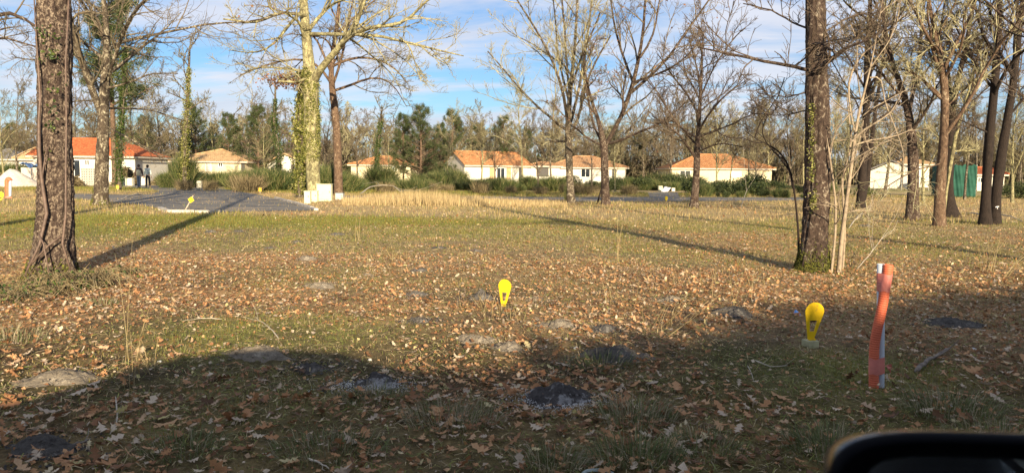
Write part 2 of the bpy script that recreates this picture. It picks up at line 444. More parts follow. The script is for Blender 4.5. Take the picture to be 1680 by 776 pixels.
def mound(px, py, r, h, k):
    p = onground(px, py)
    n, q = 84, 34
    ox, oy = random.uniform(0, 99), random.uniform(0, 99)
    V = []; F = []
    rr = np.linspace(0, 1, q)**.9; th = np.linspace(0, 2*PI, n, endpoint=False)
    R_, T_ = np.meshgrid(rr, th, indexing='ij')
    edge = 1 + .45*(fbm(np.cos(T_)*1.3+ox, np.sin(T_)*1.3+oy, 3)-.5)*2
    x = R_*np.cos(T_)*r*edge*1.25; y = R_*np.sin(T_)*r*edge
    z = h*.8*np.exp(-(R_*1.9)**2) + (fbm(x*14+ox, y*14+oy, 3)-.5)*h*1.1*(1-R_**2) + (fbm(x*60+ox, y*60+oy, 3)-.55)*.030*(1-R_**4)
    z = z + gh(p.x+x, p.y+y) - gh(p.x, p.y) + .004 - .035*R_**3
    V = np.stack([x, y, z], -1).reshape(-1, 3)
    i = (np.arange(q-1)[:, None]*n + np.arange(n)[None, :]); j = (np.arange(q-1)[:, None]*n + (np.arange(n)[None, :]+1) % n)
    F = np.stack([i, j, j+n, i+n], -1).reshape(-1, 4)
    o = link('soil_mound', np_mesh('soil_mound', V, F, M_soils[k]), ground)
    o.location = p
    if k == 2:       # white sand thrown out on the near side
        m = 900; a = rng.normal(-PI/2, 1.1, m); d = r*(.55+np.abs(rng.normal(0, .45, m))); s = rng.uniform(.0015, .0045, m)
        x = np.cos(a)*d*1.25; y = np.sin(a)*d*.9; O = np.array([(1, 0, 0), (-.5, .87, 0), (-.5, -.87, 0), (0, 0, 1.1)])
        C = np.stack([x, y, gh(p.x+x, p.y+y)-gh(p.x, p.y)+.008+rng.uniform(0, .01, m)], -1)
        T = np.array([(0, 1, 3), (1, 2, 3), (2, 0, 3)])
        c = link('white_sand', np_mesh('white_sand', (C[:, None]+O[None]*s[:, None, None]).reshape(-1, 3), (T[None]+np.arange(m)[:, None, None]*4).reshape(-1, 3), M_wsand, False), o); c['kind'] = 'stuff'
    if p.y < 9:      # loose clods
        m = 170; a = rng.uniform(0, 6.28, m); d = np.sqrt(rng.random(m))*r*1.45; s = rng.uniform(.003, .011, m)
        x = np.cos(a)*d*1.2; y = np.sin(a)*d; hz = h*.8*np.exp(-(d/r*1.9)**2)*(d < r)
        C = np.stack([x, y, gh(p.x+x, p.y+y)-gh(p.x, p.y)+hz+.006], -1)
        O = np.array([(1, 0, 0), (0, 1, 0), (-1, 0, 0), (0, -1, 0), (0, 0, .8), (0, 0, -.8)], float)
        Vc = (C[:, None]+O[None]*s[:, None, None]*rng.uniform(.6, 1.3, (m, 6, 1))).reshape(-1, 3)
        T = np.array([(0, 1, 4), (1, 2, 4), (2, 3, 4), (3, 0, 4), (1, 0, 5), (2, 1, 5), (3, 2, 5), (0, 3, 5)])
        c = link('clods', np_mesh('clods', Vc, (T[None]+np.arange(m)[:, None, None]*6).reshape(-1, 3), M_soils[k], False), o); c['kind'] = 'stuff'
for a in MOUNDS: mound(*a)

# ------------------------------------------------------------------ leaves and grass on the ground
def leaf_template(seg, curl, fold, lob=1):
    xs = [0, .20, .32, .44, .56, .68, .82, 1.0]
    w = [.010, .04, .21, .07, .31, .10, .23, .02]
    if seg == 1: xs = [0, .25, .5, .8, 1]; w = [.02, .13, .22, .2, .03]
    if seg == 0: xs = [0, .5, 1]; w = [.05, .24, .05]
    V = []
    for i, (x, a) in enumerate(zip(xs, w)):
        z0 = curl*(x-.45)**2*1.2
        V += [(x-.5, -a, z0+fold*a), (x-.5, 0, z0), (x-.5, a, z0+fold*a*random.uniform(.4, 1.3))]
    F = []
    for i in range(len(xs)-1):
        b = i*3
        F += [(b, b+3, b+4, b+1), (b+1, b+4, b+5, b+2)]
    if seg < 2:      # far leaves: one strip across
        V = [v for i, v in enumerate(V) if i % 3 != 1]; F = [(2*i, 2*i+2, 2*i+3, 2*i+1) for i in range(len(xs)-1)]
    return np.array(V), np.array(F)
def rot_mats(yaw, tilt, taz):
    n = len(yaw)
    c, s = np.cos(yaw), np.sin(yaw); Z = np.zeros(n); O = np.ones(n)
    Rz = np.stack([np.stack([c, -s, Z], -1), np.stack([s, c, Z], -1), np.stack([Z, Z, O], -1)], 1)
    ax = np.stack([np.cos(taz), np.sin(taz), Z], -1)
    K = np.zeros((n, 3, 3)); K[:, 0, 1] = -ax[:, 2]; K[:, 0, 2] = ax[:, 1]; K[:, 1, 0] = ax[:, 2]; K[:, 1, 2] = -ax[:, 0]; K[:, 2, 0] = -ax[:, 1]; K[:, 2, 1] = ax[:, 0]
    I = np.eye(3)[None]
    R = I + np.sin(tilt)[:, None, None]*K + (1-np.cos(tilt))[:, None, None]*(K@K)
    return R@Rz
def scatter_mesh(temps, pos, scale, R, which):
    Vs, Fs, off = [], [], 0
    for k, (tv, tf) in enumerate(temps):
        sel = which == k
        if not sel.any(): continue
        P = np.einsum('nij,vj->nvi', R[sel], tv)*scale[sel][:, None, None] + pos[sel][:, None, :]
        n, v = P.shape[:2]
        Vs.append(P.reshape(-1, 3)); Fs.append((tf[None]+ (np.arange(n)*v)[:, None, None] + off).reshape(-1, tf.shape[1])); off += n*v
    return np.concatenate(Vs), np.concatenate(Fs)
def on_pave(x, y):
    """inside the asphalt"""
    ins = np.zeros(len(x), bool)
    for pts in (road_pts, lane_pts):
        P = [G(*p) for p in pts]; c = np.zeros(len(x), bool); j = len(P)-1
        for i in range(len(P)):
            xi, yi, xj, yj = P[i].x, P[i].y, P[j].x, P[j].y
            c ^= ((yi > y) != (yj > y)) & (x < (xj-xi)*(y-yi)/((yj-yi) or 1e-9)+xi); j = i
        ins |= c
    return ins
def sample(n, y0, y1, prob, avoid=True):
    y = np.sqrt(rng.uniform(y0**2, y1**2, n)); x = rng.uniform(-1, 1, n)*(.76*y+.8)
    keep = rng.random(n) < prob(x, y)
    if avoid and y1 > 25: keep &= ~(on_pave(x, y) & (rng.random(n) < .93))
    for (mx, my, r, h, k) in MOUNDS:
        q = G(mx, my)
        keep &= ~((((x-q.x)/1.1)**2 + (y-q.y)**2 < (r*.75)**2) & (rng.random(n) < .9))
    return x[keep], y[keep]
def pleaf(x, y): return np.clip(zones(x, y)[0]*1.25, .05, 1)
T0 = [leaf_template(2, random.uniform(.1, .9), random.uniform(-.5, .9)) for _ in range(8)]
T1 = [leaf_template(1, random.uniform(.1, .8), random.uniform(-.5, .9)) for _ in range(6)]
T2 = [leaf_template(0, random.uniform(.1, .6), random.uniform(-.3, .6)) for _ in range(4)]
def scatter_leaves(name, n, y0, y1, temps, smin, smax, label):
    x, y = sample(n, y0, y1, pleaf)
    m = len(x)
    tilt = np.abs(rng.normal(0, .42, m))
    s = rng.uniform(smin, smax, m)*rng.uniform(.6, 1, m)
    z = gh(x, y) + .012 + rng.uniform(0, .02, m) + np.sin(tilt)*s*.18
    R = rot_mats(rng.uniform(0, 2*PI, m), tilt, rng.uniform(0, 2*PI, m))
    return np.stack([x, y, z], -1), s, R, rng.integers(0, len(temps), m)
pos, s, R, w = scatter_leaves('', 31000, 1.8, 10.5, T0, .03, .09, '')
s = s*np.where(rng.random(len(s)) < .5, 1+.5*sstep(6.0, 4.2, pos[:, 1]), 1)
# the 290 that show largest become single leaves of the ground
size = s/np.maximum(pos[:, 1], .5); vis = (pos[:, 1] > 3.0) & (np.abs(pos[:, 0]) < .7*pos[:, 1])
order = np.argsort(-(size*vis))[:290]
leaf_me = [np_mesh('leaf', tv, tf, M_leaf_o) for tv, tf in T0]
for i in order:
    o = link('leaf', leaf_me[w[i]], ground)
    mw = Matrix([list(r) for r in (R[i]*s[i])]).to_4x4(); mw.translation = Vector(pos[i])
    o.matrix_local = mw
keep = np.ones(len(pos), bool); keep[order] = False
V, F = scatter_mesh(T0, pos[keep], s[keep], R[keep], w[keep])
lo = link('leaf_litter', np_mesh('leaf_litter', V, F, M_leaf)); tag(lo, 'dry brown oak leaves strewn over the near field', kind='stuff')
A = []
pos, s, R, w = scatter_leaves('', 64000, 10.5, 21, T1, .035, .08, ''); A.append(scatter_mesh(T1, pos, s, R, w))
pos, s, R, w = scatter_leaves('', 26000, 21, 48, T2, .08, .15, ''); A.append(scatter_mesh(T2, pos, s, R, w))
V = np.concatenate([A[0][0], A[1][0]]); F = np.concatenate([A[0][1], A[1][1]+len(A[0][0])])
lo = link('leaf_litter', np_mesh('leaf_litter', V, F, M_leaf)); tag(lo, 'dry brown leaves scattered across the far half of the field', kind='stuff')

def mat_grass():
    m, nt, b = new_mat('grass_blades')
    a = nt.nodes.new('ShaderNodeAttribute'); a.attribute_name = 'Col'
    nt.links.new(a.outputs['Color'], b.inputs['Base Color']); b.inputs['Roughness'].default_value = .6
    t = nt.nodes.new('ShaderNodeBsdfTranslucent'); ms = nt.nodes.new('ShaderNodeMixShader'); ms.inputs[0].default_value = .25
    nt.links.new(a.outputs['Color'], t.inputs['Color']); nt.links.new(b.outputs[0], ms.inputs[1]); nt.links.new(t.outputs[0], ms.inputs[2])
    nt.links.new(ms.outputs[0], nt.nodes['Material Output'].inputs['Surface'])
    return m
M_grass = mat_grass()
def blades(x, y, h, wd, col, lean=.6, segs=1, z0=None):
    n = len(x); az = rng.uniform(0, 2*PI, n); la = np.abs(rng.normal(0, lean, n))
    z = (gh(x, y) if z0 is None else z0) - .004
    base = np.stack([x, y, z], -1)
    side = np.stack([-np.sin(az), np.cos(az), 0*az], -1)*wd[:, None]*.5
    d = np.stack([np.cos(az)*np.sin(la), np.sin(az)*np.sin(la), np.cos(la)], -1)
    tip = base + d*h[:, None]
    tip[:, 2] = np.maximum(tip[:, 2], base[:, 2]+.12*h)
    if segs == 1:
        V = np.stack([base-side, base+side, tip], 1).reshape(-1, 3); F = np.arange(3*n).reshape(-1, 3)
        return V, F, np.repeat(col, 3, 0)
    up_ = np.array((0, 0, 1.0)); mid = base + (d*.8+up_*.22)*h[:, None]*.55
    V = np.stack([base-side, base+side, mid+side*.8, mid-side*.8, tip], 1).reshape(-1, 3)
    i = np.arange(n)[:, None]*5
    return V, [(i+np.array([0, 1, 2, 3])), (i+np.array([3, 2, 4]))], np.repeat(col, 5, 0)
def gcol(x, y):
    leaf, green, dry, n2 = zones(x, y); n = len(x)
    p = np.clip(green*1.15 + .22 - dry*.22, .06, 1)
    g = rng.random(n) < p
    v = rng.uniform(.65, 1.2, (n, 1))
    cg = np.array((.15, .20, .04))*v; cg[:, 0] += rng.uniform(0, .12, n)
    cd = np.where(rng.random((n, 1)) < .6, np.array((.44, .335, .16)), np.array((.30, .215, .115)))*v*(.8+.45*n2[:, None])
    return np.where(g[:, None], cg, cd)
def grass_field(n, y0, y1, hm, wd, segs, name, label):
    def pr(x, y):
        l, g, d, n2 = zones(x, y); return np.clip(.25+.75*g+.35*d-.35*l+(n2-.5)*.8, .08, 1)
    x, y = sample(n, y0, y1, pr)
    l, g, d, n2 = zones(x, y)
    h = rng.uniform(.5, 1.5, len(x))*hm*(.6+.7*g+.5*(n2-.5)+ .4*d)
    V, F, C = blades(x, y, h, np.full(len(x), wd)*rng.uniform(.6, 1.4, len(x)), gcol(x, y), 1.15, segs)
    o = link(name, np_mesh('grass', V, F, M_grass, False, C)); tag(o, label, kind='stuff')
grass_field(200000, 1.8, 9, .032, .0032, 2, 'grass', 'short green and straw coloured grass among the near leaves')
grass_field(270000, 9, 21, .05, .0075, 1, 'grass', 'short green and yellow grass in the middle of the field')
grass_field(290000, 21, 55, .095, .018, 1, 'grass', 'dry yellow grass over the far half of the field')
def matted(n, y0, y1, L, wd, label):
    x, y = sample(n, y0, y1, lambda x, y: np.clip(.55+.6*zones(x, y)[1]+(vnoise(x*2, y*2)-.5)*.7, .1, 1))
    m = len(x); l, g, d, n2 = zones(x, y); az = rng.uniform(0, 2*PI, m); h = L*rng.uniform(.4, 1.3, m)
    b = np.stack([x, y, gh(x, y)+rng.uniform(0, .012, m)], -1); dr = np.stack([np.cos(az), np.sin(az), rng.uniform(-.05, .45, m)], -1)
    sd = np.stack([-np.sin(az), np.cos(az), rng.normal(0, .4, m)], -1)*(wd*rng.uniform(.5, 1.4, m))[:, None]*.5
    mid = b+dr*h[:, None]*.55; mid[:, 2] += h*rng.uniform(0, .15, m); tip = b+dr*h[:, None]*np.array((1, 1, .4))
    V = np.stack([b-sd, b+sd, mid+sd, mid-sd, tip], 1).reshape(-1, 3); i = np.arange(m)[:, None]*5
    v = rng.uniform(.5, 1.3, (m, 1)); k = rng.random(m) < np.clip(.38+.6*g, 0, .9)
    C = np.where(k[:, None], (np.array((.17, .21, .05))+rng.random((m, 1))*np.array((.12, .07, .03)))*v, np.where(rng.random((m, 1)) < .6, np.array((.50, .40, .22)), np.array((.27, .20, .12)))*v)
    o = link('matted_grass', np_mesh('matted_grass', V, [i+np.array([0, 1, 2, 3]), i+np.array([3, 2, 4])], M_grass, False, np.repeat(C, 5, 0))); tag(o, label, kind='stuff')
matted(130000, 1.8, 10, .062, .0036, 'flattened straw and moss over the near ground')
matted(90000, 10, 22, .10, .0075, 'flattened straw over the middle of the field')
def fragments():
    x, y = sample(60000, 1.8, 12, lambda x, y: np.clip(zones(x, y)[0]+.25, .1, 1)); m = len(x); s = rng.uniform(.010, .032, m)
    T = [(np.array([(-.5, -.3, 0), (.4, -.45, .1), (.5, .3, 0), (-.3, .4, .15)], float)*1.0, np.array([(0, 1, 2, 3)]))]
    R = rot_mats(rng.uniform(0, 6.28, m), np.abs(rng.normal(0, .6, m)), rng.uniform(0, 6.28, m))
    V, F = scatter_mesh(T, np.stack([x, y, gh(x, y)+.006+s*.2], -1), s, R, np.zeros(m, int))
    o = link('leaf_fragments', np_mesh('leaf_fragments', V, F, M_leaf, False)); tag(o, 'broken bits of dry leaf between the grass', kind='stuff')
fragments()
# strip of tall straw behind the field and beyond
def straw_strip():
    n = 9000
    px = rng.uniform(560, 930, n); y = rng.uniform(29, 36, n); x = (px-840)/1200*y
    y = y + 0; h = rng.uniform(.15, .55, n)*(.4+.9*gauss(px, 0, 690, 0, 90, 1))
    V, F, C = blades(x, y, h, np.full(n, .02), np.array((.45, .34, .17))*rng.uniform(.6, 1.3, (n, 1)), .22, 1)
    o = link('dry_grass', np_mesh('dry_grass', V, F, M_grass, False, C)); tag(o, 'strip of tall straw yellow grass before the lane', kind='stuff')
straw_strip()

# ------------------------------------------------------------------ trees: growth
def frames(P):
    T = np.gradient(P, axis=1); T /= np.linalg.norm(T, axis=2, keepdims=True)+1e-9
    mean = P[:, -1]-P[:, 0]
    ref = np.eye(3)[np.argmin(np.abs(mean), 1)][:, None, :]
    A = np.cross(T, np.broadcast_to(ref, T.shape)); A /= np.linalg.norm(A, axis=2, keepdims=True)+1e-9
    return T, A, np.cross(T, A)
def tubes(P, R, k):
    B, n, _ = P.shape
    T, A, Bn = frames(P)
    an = np.arange(k)*2*PI/k
    V = P[:, :, None, :] + (A[:, :, None, :]*np.cos(an)[None, None, :, None] + Bn[:, :, None, :]*np.sin(an)[None, None, :, None])*R[:, :, None, None]
    b = (np.arange(B)*n*k)[:, None, None]; i = (np.arange(n-1)*k)[None, :, None]; j = np.arange(k)[None, None, :]; j2 = (j+1) % k
    F = np.stack([b+i+j, b+i+j2, b+i+k+j2, b+i+k+j], -1).reshape(-1, 4)
    return V.reshape(-1, 3), F
def join(parts):
    Vs, Fs, off = [], [], 0
    for V, F in parts:
        Vs.append(V); Fs.append(F+off); off += len(V)
    return np.concatenate(Vs), np.concatenate(Fs)
def unit(v): return v/(np.linalg.norm(v, axis=-1, keepdims=True)+1e-9)
def grow(P, R, m, npts, t0, t1, lf, ang, wander, upb, rmin, rk=.7, lmin=.1, droop=0, taper=.6):
    B, n, _ = P.shape
    L = np.linalg.norm(np.diff(P, axis=1), axis=2).sum(1)
    par = np.repeat(np.arange(B), m); N = len(par)
    t = (np.tile(np.arange(m), B)+rng.random(N))/m*(t1-t0)+t0
    f = t*(n-1); i = np.minimum(f.astype(int), n-2); fr = (f-i)[:, None]
    base = P[par, i]*(1-fr)+P[par, i+1]*fr
    tan = unit(P[par, i+1]-P[par, i])
    rb = R[par, i]*(1-fr[:, 0])+R[par, i+1]*fr[:, 0]
    rnd = unit(rng.normal(size=(N, 3)))
    perp = unit(rnd - (rnd*tan).sum(1, keepdims=True)*tan)
    a = rng.uniform(ang[0], ang[1], N)[:, None]
    d = np.cos(a)*tan + np.sin(a)*perp
    d[:, 2] += upb; d = unit(d)
    ln = np.maximum(L[par]*lf*(1-taper*t)*rng.uniform(.6, 1.35, N), lmin)
    Q = np.zeros((N, npts, 3)); Q[:, 0] = base; st = (ln/(npts-1))[:, None]
    w = rng.normal(size=(N, 3))*wander
    for q in range(1, npts):
        w = w*.3 + rng.normal(size=(N, 3))*wander
        d = d + w; d[:, 2] += upb*.35 - droop*q; d = unit(d)
        Q[:, q] = Q[:, q-1]+d*st
    r0 = np.maximum(np.minimum(rb*rk, ln*.03+rmin), rmin)
    tt = np.linspace(0, 1, npts)[None, :]
    RR = r0[:, None]*(1-tt) + np.minimum(r0, rmin)[:, None]*.75*tt
    return Q, RR
def resample(pts, rad, n, wob=0):
    P = np.array([list(p) for p in pts], float); r = np.array(rad, float)
    s = np.concatenate([[0], np.cumsum(np.linalg.norm(np.diff(P, axis=0), axis=1))])
    u = np.linspace(0, s[-1], n)
    # smooth the corners a little
    Q = np.stack([np.interp(u, s, P[:, c]) for c in range(3)], -1)
    for _ in range(2): Q[1:-1] = Q[1:-1]*.5+(Q[:-2]+Q[2:])*.25
    if wob: Q[1:] += np.cumsum(rng.normal(size=(n-1, 3)), 0)*wob*.35
    return Q, np.interp(u, s, r)
def rough_trunk(Q, r, k=40, rings=160, amp=.05, flare=.5, vert=7.0, flare_h=.5):
    """a thick trunk with furrowed bark and flared roots"""
    n = len(Q); u = np.linspace(0, n-1, rings)
    P = np.stack([np.interp(u, np.arange(n), Q[:, c]) for c in range(3)], -1)[None]
    R = np.interp(u, np.arange(n), r)[None]
    T, A, B = frames(P)
    an = np.arange(k)*2*PI/k
    hgt = P[0, :, 2:3]-Q[0, 2]
    cx_, sx_ = np.cos(an)[None], np.sin(an)[None]
    o = random.uniform(0, 50)
    x = cx_*2.2+o+0*hgt; y = sx_*2.2+hgt*.9
    fur = np.abs(fbm(cx_*vert+20+o+0*hgt, sx_*vert+hgt*2.2, 4)-.5)*2
    lump = fbm(x, y, 3)-.5
    roots = np.exp(-hgt/flare_h)*flare*(1+.30*np.sin(an*4+o)[None]+.2*np.sin(an*7+2*o)[None])
    rad = R[0][:, None]*(1 + lump*.28 - fur*amp*4 + amp + roots)
    rad = rad*(1+(fbm(cx_*vert*3+70+o+0*hgt, sx_*vert*3+hgt*14, 3)-.5)*amp*2.2)
    V = P[0][:, None, :] + (A[0][:, None, :]*cx_[..., None] + B[0][:, None, :]*sx_[..., None])*rad[..., None]
    i = (np.arange(rings-1)*k)[:, None]; j = np.arange(k)[None]; j2 = (j+1) % k
    F = np.stack([i+j, i+j2, i+k+j2, i+k+j], -1).reshape(-1, 4)
    return V.reshape(-1, 3), F
def put_tree(base, trunk, crown, label, group, mt, mc, name='bare_tree', cat='tree'):
    root = thing(name, label, cat, base, 0, group)
    b = np.array(list(base))
    for nm, parts, m in (('trunk', trunk, mt), ('crown', crown, mc)):
        if parts:
            V, F = join(parts)
            link(nm, np_mesh(nm, V-b, F, m), root)
    return root
def twigs_on(LP, LR, dens, rmin, fine=1.0, upb=.12, droop=0.0, k2=8, k3=7, k4=5, last=True):
    """branches, side branches and twigs on the limbs LP"""
    a, ra = grow(LP, LR, k2, 6, .18, 1, .55, (.45, 1.1), .16, upb, rmin*1.7, .55, .3, droop)
    b, rb = grow(a, ra, k3, 4, .12, 1, .55, (.4, 1.1), .2, upb, rmin*1.2, .6, .18, droop)
    out = [(tubes(a, ra, 5)), tubes(b, rb, 3)]
    if last:
        keep = rng.random(len(b)) < dens
        c, rc = grow(b[keep], rb[keep], k4, 3, .1, 1, .62, (.35, 1.0), .22, upb, rmin, .7, .12, droop)
        out.append(tubes(c, rc, 3))
        return out, c
    return out, b
def hero(label, Y, tr, limbs, mt, mc, auto=6, wob=.03, rmin=.006, dens=.7, top=3.0, upb=.12, droop=0, k=(8, 7, 5), rough=None, group=None, depth_sp=1.0, t0=.35, autolen=.45, base=None, name='bare_tree', autoang=(.6, 1.2)):
    """tr: [(px,py,width_px)...] from the base up, limbs: [[(px,py,w,dy)...]] at depth Y"""
    wk = .86 if Y > 15 else (.8 if name == 'sapling' else 1.0)
    pts = [at(p[0], p[1], Y) for p in tr]; rad = [p[2]*Y/FPX/2*wk for p in tr]
    gz = ghf(pts[0].x, pts[0].y)
    pts[0].z = gz-.08
    d = (pts[-1]-pts[-2]).normalized()
    if top:
        nx = pts[-1]+(d*.8+Vector((0, random.uniform(-.2, .2), .4))).normalized()*top
        pts.append(nx); rad.append(rad[-1]*.3)
    Q, r = resample(pts, rad, 22, wob*.3)
    tparts = []
    if rough: tparts.append(rough_trunk(Q, r, **rough))
    else:
        r2 = r.copy(); r2[0] *= 1.0 if name == 'sapling' else 1.15
        V, F = rough_trunk(Q, r2, k=16, rings=60, amp=.03, flare=.05 if name == 'sapling' else .16, vert=3, flare_h=.3); tparts.append((V, F))
    LP, LR = [], []
    for li in limbs:
        lp = []
        for i, q in enumerate(li):
            dy = q[3] if len(q) > 3 else 0
            lp.append(at(q[0], q[1], Y+dy*depth_sp))
        a, b = resample(lp, [q[2]*Y/FPX/2*wk*.9 for q in li], 10, wob)
        LP.append(a); LR.append(b)
    if LP: tparts.append(tubes(np.array(LP), np.array(LR), 9))
    if auto:
        a, b = grow(Q[None], r[None], auto, 10, t0, .98, autolen, autoang, .13, .12, rmin*3, .5, 1.0, droop, .5)
        tparts.append(tubes(a, b, 8))
        LP = list(LP)+list(a); LR = list(LR)+list(b)
    cp, tips = twigs_on(np.array(LP), np.array(LR), dens, rmin, 1, upb, droop, *k)
    root = put_tree(Vector((pts[0].x, pts[0].y, gz)), tparts, cp, label, group, mt, mc, name)
    return root, Q, r, LP, LR, tips
def cards(name, C, size, mat, parent, aspect=.7, spread=1.0, fold=True):
    """small leaves about the points C"""
    n = len(C); nrm = unit(rng.normal(size=(n, 3))); t = unit(np.cross(nrm, rng.normal(size=(n, 3)))); b = np.cross(nrm, t)
    s = size*rng.uniform(.6, 1.3, n)[:, None]
    V = np.stack([C-t*s*.5, C-b*s*.5*aspect, C+t*s*.5, C+b*s*.5*aspect + nrm*s*.15], 1).reshape(-1, 3)
    F = (np.arange(n)[:, None]*4+np.arange(4)[None])
    o0 = np.array(list(parent.location)) if parent is not None else 0
    return link(name, np_mesh(name, V-o0, F, mat, False), parent)
def ivy_on(root, Q, r, h0, h1, n, size, mat, thick=.12, name='ivy', sides=None):
    L = len(Q); t = rng.uniform(h0, h1, n)*(L-1); i = np.minimum(t.astype(int), L-2); fr = (t-i)[:, None]
    C = Q[i]*(1-fr)+Q[i+1]*fr; rr = r[i]*(1-fr[:, 0])+r[i+1]*fr[:, 0]
    a = rng.uniform(0, 2*PI, n) if sides is None else rng.normal(sides[0], sides[1], n)
    clump = fbm(a*2+3, t*1.3+5, 3); keep = clump > .40
    rad = rr*1.0 + np.abs(rng.normal(0, thick, n))*np.clip((clump-.35)*4, .2, 1.6)
    C = C + np.stack([np.cos(a)*rad, np.sin(a)*rad, rng.normal(0, .05, n)], -1)
    return cards(name, C[keep], size, mat, root)

# ------------------------------------------------------------------ the trees one can tell apart
# T1: big trunk on the left
t1, Q, r, LP, LR, tips = hero('thick leaning oak trunk with ivy stems at the left edge of the field', 8.9,
    [(84, 462, 60), (87, 400, 56), (93, 330, 52), (90, 250, 47), (87, 150, 46), (89, 70, 47), (88, 0, 45)], [], M_bark_big, M_twig, auto=9, top=7,
    rough=dict(k=72, rings=300, amp=.085, flare=.35, vert=6.0, flare_h=.3), rmin=.004, t0=.55, autolen=.5, k=(7, 6, 4))
def on_trunk(px, py, Y, off, Qx=None): return at(px, py, Y-off)
mb = MB()
for path in ([(40, 452, .45, 4), (66, 400, .30, 7), (76, 350, .26, 9), (68, 300, .25, 9), (64, 250, .26, 9), (64, 200, .25, 7), (66, 160, .24, 5), (62, 90, .2, 4), (57, 0, .1, 3)],
             [(118, 455, .28, 4), (102, 400, .27, 6), (108, 350, .27, 6), (107, 280, .24, 5), (109, 200, .2, 4), (107, 100, .22, 4), (112, 0, .2, 4)],
             [(82, 455, .42, 3), (72, 400, .36, 4), (64, 385, .3, 4)], [(45, 440, .4, 5), (80, 402, .34, 5), (100, 388, .28, 4)],
             [(72, 330, .25, 4), (70, 290, .25, 4), (76, 240, .25, 3)]):
    mb.tube([on_trunk(a+random.uniform(-1, 1), b, 8.9, c) for a, b, c, w in path], [w*8.9/1200/2*.62 for a, b, c, w in path], 7)
o = mb.build('ivy_stem', M_vine, None, True); o.parent = t1; o.matrix_parent_inverse = Matrix.Translation(-t1.location)
C = []
for px, py, n, sp in ((73, 95, 26, 7), (84, 90, 30, 7), (88, 145, 14, 8), (75, 55, 18, 8), (84, 205, 26, 8), (83, 175, 8, 6), (96, 60, 10, 5), (70, 60, 10, 5), (90, 122, 8, 6), (78, 250, 8, 7)):
    for _ in range(n):
        q = at(px+random.gauss(0, sp), py+random.gauss(0, sp), 8.9-.235-random.uniform(0, .03)); C.append(list(q))
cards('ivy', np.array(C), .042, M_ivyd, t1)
# moss and brambles at the foot
def moss_collar(root, Q, r, n=1400, h=.3, size=.03, mat=M_moss, spr=1.25):
    a = rng.uniform(0, 2*PI, n); z = np.abs(rng.normal(0, h*.5, n)); i = 0
    rad = r[0]*(1.02+.5*np.exp(-z/.2))*spr*.8
    dx = np.interp(z, Q[:, 2]-Q[0, 2], Q[:, 0]); dy = np.interp(z, Q[:, 2]-Q[0, 2], Q[:, 1])
    C = np.stack([dx+np.cos(a)*rad, dy+np.sin(a)*rad, Q[0, 2]+.08+z], -1)
    o = cards('moss', C, size, mat, root); o['kind'] = 'stuff'; return o
moss_collar(t1, Q, r, 900, .25)
# T2: pale blotched tree
t2, Q, r, LP, LR, tips = hero('oak with blotched pale bark forking above, behind the thick leaning trunk', 27.0,
    [(164, 340, 24), (167, 280, 23), (170, 230, 20), (170, 180, 20), (173, 130, 17), (176, 80, 13), (174, 40, 10), (170, 0, 8)],
    [[(166, 185, 15), (150, 140, 14, -.5), (132, 95, 13, -1), (118, 45, 11, -1.5), (108, 0, 9, -2), (100, -50, 5, -2)],
     [(168, 160, 6), (150, 120, 5, 1), (115, 85, 3, 2), (80, 60, 2, 3)],
     [(173, 140, 8), (200, 60, 7, -1), (216, 22, 6, -1.5), (248, -10, 5, -2)], [(178, 80, 9), (200, 62, 7, 1), (225, 62, 6, 1.5), (290, 55, 5, 2), (340, 33, 4, 2), (420, 42, 3, 2), (470, 20, 2, 2)],
     [(178, 75, 7), (160, 30, 5), (140, 0, 4), (120, -30, 3)], [(176, 145, 5), (215, 135, 4), (250, 118, 3), (290, 120, 2)], [(174, 178, 5), (210, 178, 4, 1), (245, 180, 3, 2), (300, 200, 2, 2)],
     [(172, 205, 4), (215, 228, 3, -1), (270, 260, 2, -1)], [(166, 168, 4), (120, 165, 3, 1), (60, 190, 2, 2)], [(165, 120, 4), (90, 105, 3, -1), (20, 95, 2, -2)]],
    M_bark_mid, M_twig, auto=9, top=3, t0=.4, rmin=.005, k=(9, 7, 5), rough=dict(k=30, rings=120, amp=.04, flare=.4, vert=4, flare_h=.5))
moss_collar(t2, Q, r, 500, .7, .06)
